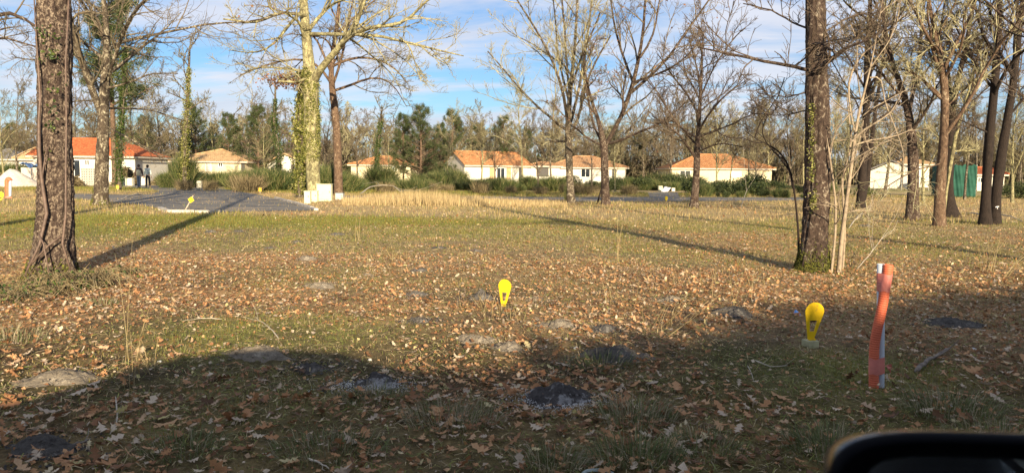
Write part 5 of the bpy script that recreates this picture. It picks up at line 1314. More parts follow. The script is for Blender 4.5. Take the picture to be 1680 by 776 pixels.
shrub(2, 931, 300, 35.5, .35, 'small green shrub leaning on the slender blotched oak', None, 'small_shrub')
row(-40, 60, 10, [(-40, 262), (40, 266), (60, 272)], 68, 73, (3, 1), 1.3, 'green bush at the far left behind the sand heap', 'garden_bush')
row(270, 300, 4, [(270, 280), (300, 278)], 70, 76, (3,), 1.2, 'dark garden bush left of the pale hip roofed house', 'garden_bush')
row(1640, 1720, 4, [(1640, 300), (1720, 296)], 40, 60, (3, 4), 1.2, 'dark bush behind the leaning pair at the right edge', 'low_bush')
for a_, b_, n_, y_, lab_ in ((262, 420, 3, 284, 'brown dead shrub among the broom before the pale hip roof'), (570, 715, 4, 290, 'brown dead shrub among the broom before the low orange roof'), (720, 1050, 7, 292, 'brown dead shrub among the bushes along the lane'), (1150, 1400, 6, 307, 'brown dead shrub along the evergreen row')):
    row(a_, b_, n_, [(a_, y_), (b_, y_)], 46, 54, (5,), 1.1, lab_, 'dead_shrub')
# fallen pale branch near the lane and others
def stick(pts, w, label, mat=M_stick, name='fallen_branch', tw=3, lift=.02, cat='branch', zs=None):
    P = []
    for i, p in enumerate(pts):
        q = onground(p[0], p[1]); q.z += lift + (p[2] if len(p) > 2 else 0); P.append(q)
    A, r = resample(P, [w/2*(1-.65*i/(len(P)-1)) for i in range(len(P))], max(8, len(P)*3), 0)
    A[:, 2] += rng.normal(0, w*.2, len(A)); r[0] *= .25
    parts = [tubes(A[None], r[None], 7)]
    if tw:
        a, b = grow(A[None], r[None], tw, 5, .25, .9, .4, (.4, .9), .15, .12, w*.12, .6, .1); a[..., 2] = np.maximum(a[..., 2], gh(a[..., 0], a[..., 1])+.005)
        parts.append(tubes(a, b, 4))
    V, F = join(parts); o0 = A[0].copy(); o = link(name, np_mesh(name, V-o0, F, mat)); o.location = o0
    return tag(o, label, cat)
stick([(1500, 617), (1520, 600), (1538, 588), (1557, 578)], .036, 'thick grey fallen branch right of the orange pipe', M_wood, tw=1, lift=.03)
stick([(1226, 604), (1232, 615), (1236, 628)], .008, 'short pale twig upright in the mossy patch', tw=0)
stick([(1238, 600, .02), (1262, 606), (1292, 604)], .012, 'thin pale twig lying left of the yellow marker on its block', tw=2)
stick([(458, 560), (448, 546), (432, 533), (418, 524)], .012, 'small forked pale twig on the grassy patch left of centre', tw=4)
stick([(365, 527), (330, 525), (300, 530)], .01, 'thin twig in the leaves left of the forked twig', tw=2)
stick([(190, 655), (194, 700), (180, 720)], .010, 'thin bent twig in the shaded lower left', M_stick, tw=2)
stick([(505, 757), (540, 775)], .014, 'pale twig at the bottom edge left of centre', tw=1)
stick([(118, 735), (150, 728)], .018, 'grey twig in the bottom left corner leaves', M_wood, tw=1)
stick([(1090, 560), (1140, 532, .05), (1180, 506, .12)], .010, 'long straw coloured stalk slanting over the shadow edge', M_straw, tw=1, name='dry_stalk', cat='stalk')
stick([(1195, 508), (1212, 515), (1226, 520)], .010, 'short pale twig beside the dark mound left of the yellow marker', tw=2)
stick([(1405, 445), (1430, 425, .1), (1450, 408, .25), (1468, 402, .3)], .016, 'pale bare branch lying behind the orange pipe', tw=5)
stick([(234, 322.5, .05), (215, 327, .2), (190, 333)], .09, 'long pale branch lying by the foot of the blotched tree', tw=1)
stick([(590, 323, .1), (610, 318, .5), (640, 316, .5), (668, 322, .1)], .09, 'arched pale fallen branch before the lane near the low grey cabinet', tw=5)
stick([(1585, 352), (1650, 360, .15), (1680, 365)], .07, 'pale fallen branch at the foot of the leaning pair', tw=3)
stick([(1392, 376), (1405, 366, .15), (1425, 356, .3)], .04, 'pale twiggy branch behind the pale saplings', tw=5)
stick([(1215, 345, .05), (1226, 320, .5), (1240, 310, .8)], .03, 'bare twiggy branch standing in the bushes before the cream house', tw=6)

p = G(979, 334.5)
mb = MB(); mb.tube([(0, 0, -.1), (.12, .05, .35), (.30, .1, .95)], [.045, .042, .035], 7); o = mb.build('leaning_stump', M_bark_vdark, None, True); o.location = p; tag(o, 'short dark broken post leaning on the foot of the wide forking oak', 'broken post')
# ------------------------------------------------------------------ yellow markers
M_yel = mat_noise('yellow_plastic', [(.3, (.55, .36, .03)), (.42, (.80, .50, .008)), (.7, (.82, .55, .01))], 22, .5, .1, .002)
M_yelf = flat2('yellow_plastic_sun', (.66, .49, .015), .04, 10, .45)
M_woodblk = flat2('pale_wood_block', (.40, .38, .22), .15, 12)
def marker(px, pyt, pyb, wpx_, label, block=0, rot=0, tilt=0, mat=M_yel, flip=False):
    """flat teardrop marker with a triangular opening above the stem"""
    p = onground(px, pyb); Y = p.y; H = (at(px, pyt, Y).z-p.z); W = wpx_*Y/FPX
    root = thing('yellow_marker', label, 'marker', p, rot); root.rotation_euler.x = tilt
    z0 = block
    cz = H-W*.5
    t = .0035
    outer = [(W*.5*math.cos(a), cz+W*.5*math.sin(a)) for a in np.linspace(0, PI, 21)]
    left = [(-W*.5, cz), (-W*.47, cz-W*.2), (-W*.22, z0)]; rightp = [(W*.16, z0), (W*.47, cz-W*.2), (W*.5, cz)]
    itop = cz-W*.42
    mb = MB()
    def face(poly):
        n = len(poly)
        mb.add([(x, -t, z) for x, z in poly]+[(x, t, z) for x, z in poly], [tuple(range(n)), tuple(range(2*n-1, n-1, -1))]+[(i, i+n, (i+1) % n+n, (i+1) % n) for i in range(n)])
    def xl(z): return np.interp(z, [z0, cz-W*.2, cz], [-W*.26, -W*.46, -W*.5])
    def xr(z): return np.interp(z, [z0, cz-W*.2, cz], [W*.06, W*.44, W*.5])
    face(outer+[(xl(cz), cz)][:0]+[(xl(cz-W*.2), cz-W*.2), (xl(itop), itop), (xr(itop), itop), (xr(cz-W*.2), cz-W*.2)])
    zb = z0+(itop-z0)*.42; s = W*.20
    face([(xl(itop), itop), (xl(zb), zb), (xl(zb)+s*.7, zb), (xl(itop)+s, itop)])
    face([(xr(itop)-s, itop), (xr(zb)-s*.7, zb), (xr(zb), zb), (xr(itop), itop)])
    face([(xl(zb), zb), (xl(z0), z0-.0), (xr(z0), z0-.0), (xr(zb), zb)])
    mb.build('plate', mat, root)
    mb2 = MB(); mb2.box(-W*.2, W*.14, -.012, .012, z0-.06 if not block else z0-.004, z0+.006); mb2.build('foot', mat, root)
    return root, p, W
marker(828, 458, 503, 24, 'yellow teardrop marker standing in sunlit grass near the centre', 0, -.5, 0, M_yelf)
r_, p_, W_ = marker(1332, 495, 569, 33, 'yellow teardrop marker on a pale block in the shade', .062, .12, .06, M_yel)
mb = MB(); mb.box(-.05, .045, -.045, .045, -.02, .056)
b = mb.build('wood_block', M_woodblk, None, bevel=.004); b.location = p_+Vector((-.012, 0, 0)); b.rotation_euler.z = .35; b['label'] = 'pale square block under the shaded yellow marker'; b['category'] = 'block'
marker(2, 315, 329, 9, 'yellow marker at the left edge beside the orange topped post', 0, .2, 0, M_yelf)
marker(1093, 322, 330, 7, 'small yellow marker in the grass before the far pad', 0, .6, 0, M_yelf)
# yellow square tag on a slanted stake
p = G(300, 347); q = at(317, 321, p.y)
root = thing('survey_stake', 'yellow square tag on a leaning wooden stake at the road kerb', 'survey stake', p)
MB().tube([(0, 0, -.1), q-p], .018, 6).build('stake', M_stick, root)
c = at(314, 328, p.y)-p; mb = MB(); s = .105
mb.add([c+Vector((x, y_, z)) for y_ in (-.03, -.022) for x, z in ((-s, .02), (-.02, -s), (s, -.02), (.02, s))], [(0, 1, 2, 3), (7, 6, 5, 4), (0, 4, 5, 1), (1, 5, 6, 2), (2, 6, 7, 3), (3, 7, 4, 0)])
mb.build('tag', M_yelf, root)
for px, pyt, pyb, lab in ((193.5, 304, 313, 'faint yellow tag on a short stake in the grass by the blotched tree'), (427, 308, 318, 'small ochre stake tag on the verge right of the pale marker cabinet')):
    p = G(px, pyb); h = zrow(pyt, px, p.y); root = thing('survey_stake', lab, 'survey stake', p)
    MB().box(-.02, .02, -.02, .02, -.1, h*.7).build('stake', M_stick, root); MB().box(-.09, .09, -.032, -.021, h*.35, h).build('tag', flat2('ochre_tag', (.62, .42, .05), .1), root)

# ------------------------------------------------------------------ orange corrugated duct tied to a pipe
M_duct = flat2('orange_duct', (.60, .13, .06), .16, 9, .6)
M_tape = flat2('pink_tape', (.60, .19, .15), .12, 12, .5)
M_pvc = mat_noise('grey_pvc', [(.3, (.36, .40, .44)), (.7, (.48, .52, .56))], 6, .5, .1, .002)
def smooth_path(P, n):
    P = np.array([list(p) for p in P]); s = np.concatenate([[0], np.cumsum(np.linalg.norm(np.diff(P, axis=0), axis=1))]); u = np.linspace(0, s[-1], n)
    Q = np.stack([np.interp(u, s, P[:, c]) for c in range(3)], -1)
    for _ in range(int(n*.9)): Q[1:-1] = Q[1:-1]*.5+(Q[:-2]+Q[2:])*.25
    return Q
def duct_post(label, px, pyb, path, rr, pipe, rp, tape, name='duct_post', rings=58):
    p = onground(px, pyb); Y = p.y; p.z = ghf(p.x, p.y)
    root = thing(name, label, 'duct', p)
    P = [at(a, b, Y-c)-p for a, b, c in path]; P[0].z = -.05
    n = rings*6+1; Q = smooth_path(P, n); ph = np.arange(n) % 6
    R = rr*(1+.0*ph) ; R = np.where((ph == 0) | (ph == 5), rr*.93, np.where((ph == 1) | (ph == 4), rr*.98, rr))
    V, F = tubes(Q[None], R[None], 24); link('duct', np_mesh('duct', V, F, M_duct), root)
    V, F = tubes(Q[-2:][None]-np.array((0, 0, .004)), np.array([[rr*.5, rr*.5]]), 12)
    A = [at(a, b, Y)-p for a, b in pipe]; A[0].z = -.1
    po = MB(); 
    # a hollow pipe with a wall
    k = 20; Ps = [Vector(a) for a in (A[0], A[-1])]; ax = (Ps[1]-Ps[0]).normalized(); e1 = ax.cross(Vector((0, 1, 0))).normalized(); e2 = ax.cross(e1)
    ringsv = [(Ps[0], rp), (Ps[1], rp), (Ps[1], rp*.84), (Ps[1]-ax*.12, rp*.84)]
    vs = [c+e1*math.cos(2*PI*j/k)*r+e2*math.sin(2*PI*j/k)*r for c, r in ringsv for j in range(k)]
    po.add(vs, [(i*k+j, i*k+(j+1) % k, (i+1)*k+(j+1) % k, (i+1)*k+j) for i in range(3) for j in range(k)]+[tuple(3*k+j for j in range(k))])
    po.build('pipe', M_pvc, root, True)
    # tape bands wound round both
    for t0, t1 in tape:
        i0, i1 = int(t0*(n-1)), int(t1*(n-1)); vs = []; kk = 36; m = 9
        zs = np.linspace(Q[i0, 2], Q[i1, 2], m)
        for a in range(m):
            z = zs[a]; i = int(np.argmin(np.abs(Q[:, 2]-z))); c1 = Vector(Q[i]); tt = (z-A[0].z)/(A[-1].z-A[0].z); c2 = A[0].lerp(A[-1], tt)
            c2.z = c1.z = z
            for j in range(kk):
                d = Vector((math.cos(2*PI*j/kk), math.sin(2*PI*j/kk), 0))
                s1 = c1.dot(d)+rr*1.03; s2 = c2.dot(d)+rp*1.05
                # hull of the two circles, point by support function
                if s1 > s2: q = c1+d*rr*(1.04+.012*math.sin(a*2.1+j))
                else: q = c2+d*rp*(1.07+.02*math.sin(a*1.7+j))
                vs.append(Vector((q.x, q.y, z+.004*math.sin(j*.6+a))))
        tb = MB(); tb.add(vs, [(i*kk+j, i*kk+(j+1) % kk, (i+1)*kk+(j+1) % kk, (i+1)*kk+j) for i in range(m-1) for j in range(kk)])
        to = tb.build('tape', M_tape, root, False); to.modifiers.new('s', 'SOLIDIFY').thickness = .0018
        if t0 < .3:
            fl = MB(); c = A[0].lerp(A[-1], .20)+Vector((rp*1.1, -.01, 0)); c.z = zs[4]
            fl.add([c, c+Vector((.03, -.01, .012)), c+Vector((.038, .0, -.012)), c+Vector((.01, -.01, -.02))], [(0, 1, 2, 3)])
            fl.add([c+Vector((.005, -.005, -.01)), c+Vector((.026, -.012, -.02)), c+Vector((.034, -.0, -.05)), c+Vector((.02, 0, -.03))], [(0, 1, 2, 3)])
            fl.build('tape_end', M_tape, root).modifiers.new('s', 'SOLIDIFY').thickness = .001
    return root, Q
Yd = onground(1437, 634).y
duct_post('orange corrugated duct taped in pink to a grey pipe, upright in the shade', 1436, 634,
    [(1434, 632, .03), (1434, 600, .03), (1434, 570, .03), (1438, 545, .03), (1444, 520, .03), (1449, 495, .03), (1452, 470, .03), (1456, 450, .03), (1457, 434, .03)],
    .0302*Yd/4.55, [(1446, 634), (1447, 560), (1445, 433)], .0225*Yd/4.55, [(.17, .29), (.80, .93)])
# loose strip of duct hanging at its back
M_ductd = flat2('duct_inside', (.30, .05, .03), .2)
duct_post('small red duct looped over a white pipe, far left beside the sand heap', 14, 325,
    [(13, 326, 0), (12.5, 310, 0), (11.5, 300, 0), (12, 294, 0), (15, 293, 0), (17, 297, 0)], .105, [(16, 326), (16, 310), (17, 295)], .06, [(.05, .12)], rings=20)
# white-rimmed pipe stub at the bottom edge
p = onground(980, 776); p.z = ghf(p.x, p.y)
mb = MB(); k = 40
prof = [(.072, -.08), (.074, .075), (.078, .083), (.074, .088), (.066, .086), (.064, .05), (.060, -.05)]
mb.add([(r*math.cos(2*PI*j/k), r*math.sin(2*PI*j/k), z) for r, z in prof for j in range(k)], [(i*k+j, i*k+(j+1) % k, (i+1)*k+(j+1) % k, (i+1)*k+j) for i in range(len(prof)-1) for j in range(k)]+[tuple((len(prof)-1)*k+j for j in range(k))])
o = mb.build('pipe_stub', flat2('pale_pipe', (.45, .52, .50), .08), None, True); o.location = p+Vector((0, -.045, -.075)); tag(o, 'pale rimmed pipe stub just showing at the bottom edge', 'pipe stub')
# blue scrap and small white stones
p = onground(1306, 516)
mb = MB(); mb.add([(-.035, 0, .0), (.0, .02, .045), (.04, 0, .015), (.03, -.03, .003), (-.02, -.03, .002), (.0, -.01, .03)], [(0, 1, 5), (1, 2, 5), (2, 3, 5), (3, 4, 5), (4, 0, 5)])
o = mb.build('plastic_scrap', flat2('scrap_blue', (.08, .22, .55), .1)); o.location = p; o.modifiers.new('s', 'SOLIDIFY').thickness = .002; tag(o, 'crumpled blue plastic scrap left of the shaded yellow marker', 'plastic scrap')
def stone(px, py, s, label, c=(.5, .5, .47)):
    p = onground(px, py); n, q = 12, 8; V = []
    for i in range(q):
        for j in range(n):
            a, b = PI*(i+.02)/(q-.96), 2*PI*j/n; r = s*(1+.3*(float(fbm(np.array(math.cos(b)*2+px), np.array(a*2+py), 2))-.5)*2)
            V.append((r*math.sin(a)*math.cos(b), r*.8*math.sin(a)*math.sin(b), r*.6*math.cos(a)+s*.2))
    F = [(i*n+j, i*n+(j+1) % n, (i+1)*n+(j+1) % n, (i+1)*n+j) for i in range(q-1) for j in range(n)]
    o = link('stone', np_mesh('stone', np.array(V), np.array(F), M_stone)); o.location = p; tag(o, label, 'stone')
M_stone = flat2('pale_stone', (.50, .50, .47), .2, 30)
stone(1597, 574, .022, 'small pale stone right of the orange pipe'); stone(945, 572, .02, 'small white stone at the shadow edge left of the mound'); stone(607, 591, .016, 'small stone at the edge of the shade left of centre')
stone(262, 594, .016, 'tiny pale stone beside the tall stalks at the left'); stone(1560, 667, .012, 'tiny stone in the shade at lower right')

# ------------------------------------------------------------------ tall stalks and tussocks
def stalks(px, pyb, hs, n, spread, label, lean=.12, mat=M_straw, leanx=0, name='tall_grass'):
    p = onground(px, pyb); root = thing(name, label, 'grass tuft', p)
    P, R = [], []
    for i in range(n):
        h = hs*random.uniform(.45, 1); b = np.array((random.gauss(0, spread), random.gauss(0, spread*.6), -.02)); d = np.array((random.gauss(leanx, lean), random.gauss(0, lean), 1.0)); bend = np.array((random.gauss(leanx*.6, .15), random.gauss(0, .1), 0))
        P.append([b+d*h*t+bend*h*t*t for t in np.linspace(0, 1, 6)]); w = .0013*p.y/4.5+.0005; R.append([w, w, w*.9, w*.8, w*.7, w*.3])
    V, F = tubes(np.array(P), np.array(R), 4); link('stalk', np_mesh('stalk', V, F, mat), root)['kind'] = 'stuff'
stalks(1618, 447, .62, 16, .05, 'cluster of tall yellow stalks right of the orange pipe'); stalks(1648, 455, .7, 6, .03, 'few yellow stalks leaning right at the right edge', .08, leanx=.55)
stalks(214, 640, .95, 4, .02, 'tall thin dry stalks at the shade edge on the left', .05); stalks(240, 612, .40, 8, .06, 'short dry tuft right of the tall stalks on the left', .2)
stalks(1014, 432, .75, 3, .01, 'single tall straw stalk standing above the field', .04); stalks(1012, 500, .3, 10, .08, 'straw tuft in front of the dense leaf patch', .3)
stalks(800, 508, .22, 22, .10, 'dry tuft left of the central yellow marker', .3); stalks(830, 522, .2, 20, .12, 'dry tuft at the foot of the central yellow marker', .3)
stalks(585, 395, .7, 3, .02, 'thin stalk in the field left of centre', .05); stalks(1470, 560, .5, 2, .01, 'thin green stalk right behind the orange pipe', .03); stalks(1478, 640, .55, 2, .01, 'thin yellowish stalk right of the orange pipe', .04)
stalks(1095, 540, .35, 14, .12, 'leaning straw tuft at the shadow edge right of centre', .5, leanx=.4); stalks(30, 470, .3, 26, .25, 'tangle of dry stems left of the thick trunk', .6); stalks(66, 486, .3, 30, .25, 'tangle of dry stems before the thick trunk', .7)
stalks(1190, 470, .4, 8, .2, 'thin straw stalks in the leaves left of the straight trunk', .2); stalks(1190, 500, .45, 5, .12, 'thin straw stalks just before the shade edge', .2); stalks(650, 430, .25, 8, .2, 'sparse straw stalks in the middle of the field', .3)
def tussock(px, pyb, r, h, n, label, green=.6, seg=2):
    p = onground(px, pyb); az = rng.uniform(0, 2*PI, n); rr = np.sqrt(rng.random(n))*r
    x = p.x+np.cos(az)*rr*1.3; y = p.y+np.sin(az)*rr
    v = rng.uniform(.6, 1.3, (n, 1)); g = rng.random(n) < green
    C = np.where(g[:, None], np.array((.125, .155, .055))*v, np.array((.34, .29, .18))*v)
    V, F, C = blades(x, y, h*rng.uniform(.4, 1.1, n), np.full(n, .0036), C, .55, 2)
    # the blades arch outward from the heart of the tussock
    V = V.reshape(n, 5, 3); out = np.stack([np.cos(az), np.sin(az)*.8, 0*az], -1)*(rr/r*h*.75)[:, None]; V[:, 2:4] += out[:, None]*.35; V[:, 4] += out; V[:, 4, 2] -= h*.22*(rr/r)**2*1.5; V = V.reshape(-1, 3)
    o = link('grass_tussock', np_mesh('grass_tussock', V-np.array(list(p)), F, M_grass, False, C)); o.location = p; tag(o, label, 'grass tussock')
tussock(1045, 752, .15, .17, 420, 'bright green tussock at the bottom edge right of centre', .8); tussock(1042, 690, .16, .18, 420, 'grey green tussock above the bright green one', .45)
tussock(1560, 672, .20, .17, 520, 'broad green tussock right of the orange pipe foot', .6); tussock(1360, 738, .15, .16, 480, 'green tussock left of the car mirror', .7)
tussock(745, 690, .20, .15, 420, 'brownish tussock in the shade below centre', .35); tussock(610, 652, .15, .10, 300, 'flat green tussock below the dark mound', .6); tussock(905, 762, .12, .13, 300, 'dull tussock at the bottom below the large mound', .5)
tussock(300, 738, .15, .11, 300, 'low green tussock in the lower left shade', .85); tussock(985, 600, .2, .10, 400, 'low green tuft along the shade edge right of centre', .75); tussock(170, 500, .12, .12, 200, 'green tuft in leaves at the left', .6)
tussock(12, 560, .2, .16, 400, 'yellow green tuft at the left edge', .5); tussock(1640, 720, .2, .12, 400, 'dull tuft in the lower right shade', .5); tussock(540, 735, .2, .11, 380, 'low dark tuft at the bottom left of centre', .7); tussock(1150, 740, .16, .12, 260, 'sparse tuft at the bottom right of centre', .6)
# bramble at the foot of the thick trunk
def bramble(px, py, w, h, n, label):
    p = onground(px, py); root = thing('bramble', label, 'bramble', p)
    P0 = rng.normal(0, 1, (n, 3))*np.array((w*.4, w*.25, 0)); az = rng.uniform(0, 2*PI, n); L = rng.uniform(.15, .5, n)
    P = np.stack([P0+np.stack([np.cos(az)*L*t, np.sin(az)*L*t, h*np.sin(t*PI*.9)*rng.uniform(.4, 1)+0*az], -1) for t in np.linspace(0, 1, 6)], 1)
    V, F = tubes(P, np.full((n, 6), .003), 4); link('cane', np_mesh('cane', V, F, M_brush), root)['kind'] = 'stuff'
    C = P[:, 1:].reshape(-1, 3); C = C[rng.random(len(C)) < .16]+rng.normal(0, .02, (1, 3)); C = np.repeat(C, 2, 0)+rng.normal(0, .025, (len(C)*2, 3)); C[:, 2] = np.abs(C[:, 2])
    me = cards('foliage', C+np.array(list(p)), .035, M_ivyd, root)
bramble(122, 470, .5, .18, 260, 'low bramble with small dark leaves right of the thick trunk'); bramble(80, 478, .35, .12, 130, 'thin bramble before the thick trunk'); bramble(180, 452, .3, .12, 60, 'dry bramble at the start of the long trunk shadow')
bramble(20, 490, .5, .1, 120, 'sparse bramble left of the thick trunk')

# ------------------------------------------------------------------ two walkers
def cloth(name, c): return flat2(name, c, .12, 20, .85)
M_skin = flat2('skin', (.45, .28, .2), .05, 20, .6)
def skin_obj(name, verts, edges, radii, mat, parent, root_i=0, sub=2):
    me = bpy.data.meshes.new(name); me.from_pydata(verts, edges, []); o = link(name, me, parent)
    md = o.modifiers.new('skin', 'SKIN'); md.use_smooth_shade = True
    for i, r in enumerate(radii):
        sv = me.skin_vertices[0].data[i]; sv.radius = r if hasattr(r, '__len__') else (r, r); sv.use_root = (i == root_i)
    o.modifiers.new('sub', 'SUBSURF').levels = sub; o.modifiers['sub'].render_levels = sub
    me.materials.append(mat); return o
def walker(px, pyb, pyt, label, jacket, vest, trous, hair, stride, bag=None, arms=.12):
    p = G(px, pyb); H = zrow(pyt, px, p.y); s = H/1.72
    root = thing('person', label, 'person', p, 0); root.scale = (s, s, s)
    st = stride
    V = [(0, 0, .95), (0, 0, 1.12), (0, .01, 1.32), (0, .0, 1.45), (0, -.005, 1.52), (0, .01, 1.60), (0, .01, 1.67),
         (-.09, 0, .92), (-.10, st, .50), (-.10, st*1.1-.02, .09), (-.10, st*1.1+.13, .035), (.09, 0, .92), (.10, -st, .50), (.10, -st*1.9, .11), (.10, -st*1.9+.12, .04),
         (-.18, 0, 1.41), (-.25, -st*.5, 1.14), (-.27, st*.2, .90), (.18, 0, 1.41), (.25, st*.5, 1.14), (.27, st*.9+.04, .90),
         (-.272, st*.2+.01, .83), (.272, st*.9+.06, .83)]
    E = [(0, 1), (1, 2), (2, 3), (3, 4), (4, 5), (5, 6), (0, 7), (7, 8), (8, 9), (9, 10), (0, 11), (11, 12), (12, 13), (13, 14), (3, 15), (15, 16), (16, 17), (3, 18), (18, 19), (19, 20), (17, 21), (20, 22)]
    R = [(.15, .10), (.13, .095), (.15, .105), (.07, .07), (.055, .055), (.078, .095), (.07, .085), .085, .058, .042, .038, .085, .058, .042, .038, .055, .043, .032, .055, .043, .032, (.032, .02), (.032, .02)]
    base = len(V)
    for sx, hi in ((-1, 21), (1, 22)):
        hx, hy, hz = V[hi]
        for k, (dy, ln) in enumerate(((.03, .065), (.011, .075), (-.008, .07), (-.027, .055))):
            i = len(V); V += [(hx, hy+dy, hz-.03), (hx-sx*.008, hy+dy+.004, hz-.03-ln*.6), (hx-sx*.022, hy+dy+.004, hz-.03-ln)]; E += [(hi, i), (i, i+1), (i+1, i+2)]; R += [.009, .009, .007]
        i = len(V); V += [(hx-sx*.01, hy+.04, hz-.0), (hx-sx*.02, hy+.05, hz-.045)]; E += [(hi, i), (i, i+1)]; R += [.011, .009]
    body = skin_obj('body', V, E, R, M_skin, root)
    # face: eyes, nose, ears on the far side of the head
    f = MB()
    f.add([(-.012, .105, 1.60), (.012, .105, 1.60), (0, .13, 1.60), (0, .1, 1.645)], [(0, 1, 2), (0, 2, 3), (1, 3, 2)]); f.build('nose', M_skin, root)
    for sx in (-1, 1):
        MB().tube([(sx*.078, .0, 1.62), (sx*.092, -.005, 1.625), (sx*.088, -.01, 1.59)], .012, 6).build('ear', M_skin, root)
        MB().tube([(sx*.03, .097, 1.64), (sx*.03, .104, 1.64)], .010, 8).build('eye', M_dark, root)
    MB().box(-.025, .025, .096, .101, 1.565, 1.572).build('mouth', cloth('lips', (.4, .16, .14)), root)
    # hair
    n, q = 20, 10; HV = []
    for i in range(q):
        for j in range(n):
            a = PI*.62*i/(q-1); b = 2*PI*j/n; back = .5-.5*math.sin(b)
            a2 = a*(1+.25*back); HV.append((.092*math.sin(a2)*math.cos(b), .01+.112*math.sin(a2)*math.sin(b), 1.635+.105*math.cos(a2)+random.uniform(-.003, .003)))
    HF = [(i*n+j, i*n+(j+1) % n, (i+1)*n+(j+1) % n, (i+1)*n+j) for i in range(q-1) for j in range(n)]
    ho = link('hair', np_mesh('hair', np.array(HV), np.array(HF), hair), root); ho.modifiers.new('s', 'SOLIDIFY').thickness = .012
    # trousers, jacket, vest, shoes
    skin_obj('trousers', [V[0], V[7], V[8], (V[9][0], V[9][1], .10), V[11], V[12], (V[13][0], V[13][1], .12), (0, 0, 1.0)], [(0, 7), (0, 1), (1, 2), (2, 3), (0, 4), (4, 5), (5, 6)], [(.165, .115), .098, .075, .062, .098, .075, .062, (.15, .11)], trous, root)
    jb = [(0, 0, .92), (0, 0, 1.12), (0, .01, 1.32), (0, 0, 1.46), V[15], V[16], V[17], V[18], V[19], V[20]]
    skin_obj('jacket', jb, [(0, 1), (1, 2), (2, 3), (3, 4), (4, 5), (5, 6), (3, 7), (7, 8), (8, 9)], [(.185, .13), (.17, .125), (.185, .135), (.09, .08), .078, .063, .048, .078, .063, .048], jacket, root)
    if vest: skin_obj('waistcoat', [(0, -.01, .90), (0, -.01, 1.12), (0, 0, 1.30), (0, 0, 1.44)], [(0, 1), (1, 2), (2, 3)], [(.20, .15), (.185, .145), (.195, .15), (.12, .10)], vest, root)
    for i in (9, 13):
        x, y, z = V[i]; skin_obj('shoe', [(x, y-.05, z-.04), (x, y+.05, z-.045), (x, y+.15, z-.05)], [(0, 1), (1, 2)], [(.045, .05), (.05, .045), (.045, .03)], cloth('shoe_dark', (.05, .045, .04)), root)
    if bag:
        skin_obj('shoulder_bag', [(.11, -.16, 1.18), (.12, -.16, 1.04)], [(0, 1)], [(.09, .05), (.10, .06)], bag, root, 0, 1)
        MB().tube([(.16, -.13, 1.15), (.06, -.155, 1.32), (-.08, -.12, 1.46), (-.1, .02, 1.48), (-.02, .14, 1.35), (.14, .13, 1.1)], .014, 6).build('strap', bag, root)
    return root
walker(228.5, 309.5, 270.5, 'walker in beige waistcoat over dark sleeves and blue jeans, back to us', cloth('brown_sleeves', (.07, .045, .04)), cloth('beige_vest', (.55, .49, .34)), cloth('blue_jeans', (.14, .17, .23)), cloth('hair_brown', (.07, .05, .04)), .07)
walker(243, 308.5, 271.0, 'walker in pale grey green jacket with shoulder bag and black trousers', cloth('pale_jacket', (.66, .70, .62)), None, cloth('black_trousers', (.025, .024, .026)), cloth('hair_black', (.02, .018, .018)), -.05, cloth('bag_grey', (.22, .25, .28)))

# ------------------------------------------------------------------ the car the photograph is taken from
CF = Vector((math.cos(math.radians(19)), math.sin(math.radians(19)), 0)); CN = Vector((-CF.y, CF.x, 0))
M_paint, nt_, b_ = new_mat('car_paint_dark'); b_.inputs['Base Color'].default_value = (.012, .013, .016, 1); b_.inputs['Roughness'].default_value = .22; b_.inputs['Coat Weight'].default_value = .3; b_.inputs['Coat Roughness'].default_value = .05
M_plas = flat2('black_plastic', (.008, .008, .010), .1, 40, .5)
M_rub = flat2('tyre_rubber', (.02, .02, .02), .1, 30, .9)
M_alloy, nt_, b_ = new_mat('alloy'); b_.inputs['Base Color'].default_value = (.5, .5, .52, 1); b_.inputs['Metallic'].default_value = 1; b_.inputs['Roughness'].default_value = .35
M_mirror, nt_, b_ = new_mat('mirror_glass'); b_.inputs['Base Color'].default_value = (.85, .87, .9, 1); b_.inputs['Metallic'].default_value = 1; b_.inputs['Roughness'].default_value = .02
car = thing('car', 'dark hatchback whose door mirror shows at the lower right corner', 'car', (0, 0, 0), math.radians(19))
V0, SLOPE = -.06, .25                                 # side plane of the car, tumblehome above the belt
def prof_point(S):
    """height and station of the roof line that throws its shadow on the ground point S"""
    te = math.tan(SUN_EL); best = None
    for L in np.linspace(2, 8, 1200):
        P = Vector((S.x, S.y, 0)) - sh*L; z = L*te; v = P.dot(CN); tgt = V0-SLOPE*max(0, z-.9)
        if best is None or abs(v-tgt) < best[0]: best = (abs(v-tgt), P.dot(CF), z)
    return best[1], best[2]
roofline = [prof_point(G(a, b)) for a, b in ((0, 670), (200, 610), (300, 585), (375, 577), (450, 572), (560, 578), (640, 600), (690, 612))]
roofline = [roofline[0]] + roofline[1:]
ua, za = roofline[0]; ub, zb = roofline[-1]
W = 1.66
def section(u, z):
    i = SLOPE*max(0, z-.9); return [(u, V0-i, z), (u, V0-W+i, z)]
def loft(name, top, bot, mat):
    """closed body between a top line and a bottom line"""
    mb = MB(); n = len(top)
    for u, z in top: mb.v += section(u, z)
    for u, z in bot: mb.v += section(u, z)
    for i in range(n-1):
        a, b, c, d = 2*i, 2*i+1, 2*(i+1), 2*(i+1)+1; A, B, C_, D_ = [2*n+q for q in (a, b, c, d)]
        mb.f += [(a, b, d, c), (A, C_, D_, B), (a, c, C_, A), (b, B, D_, d)]
    mb.f += [(0, 2*n, 2*n+1, 1), (2*n-2, 2*n-1, 4*n-1, 4*n-2)]; mb.m = [0]*len(mb.f)
    return mb.build(name, mat, car)
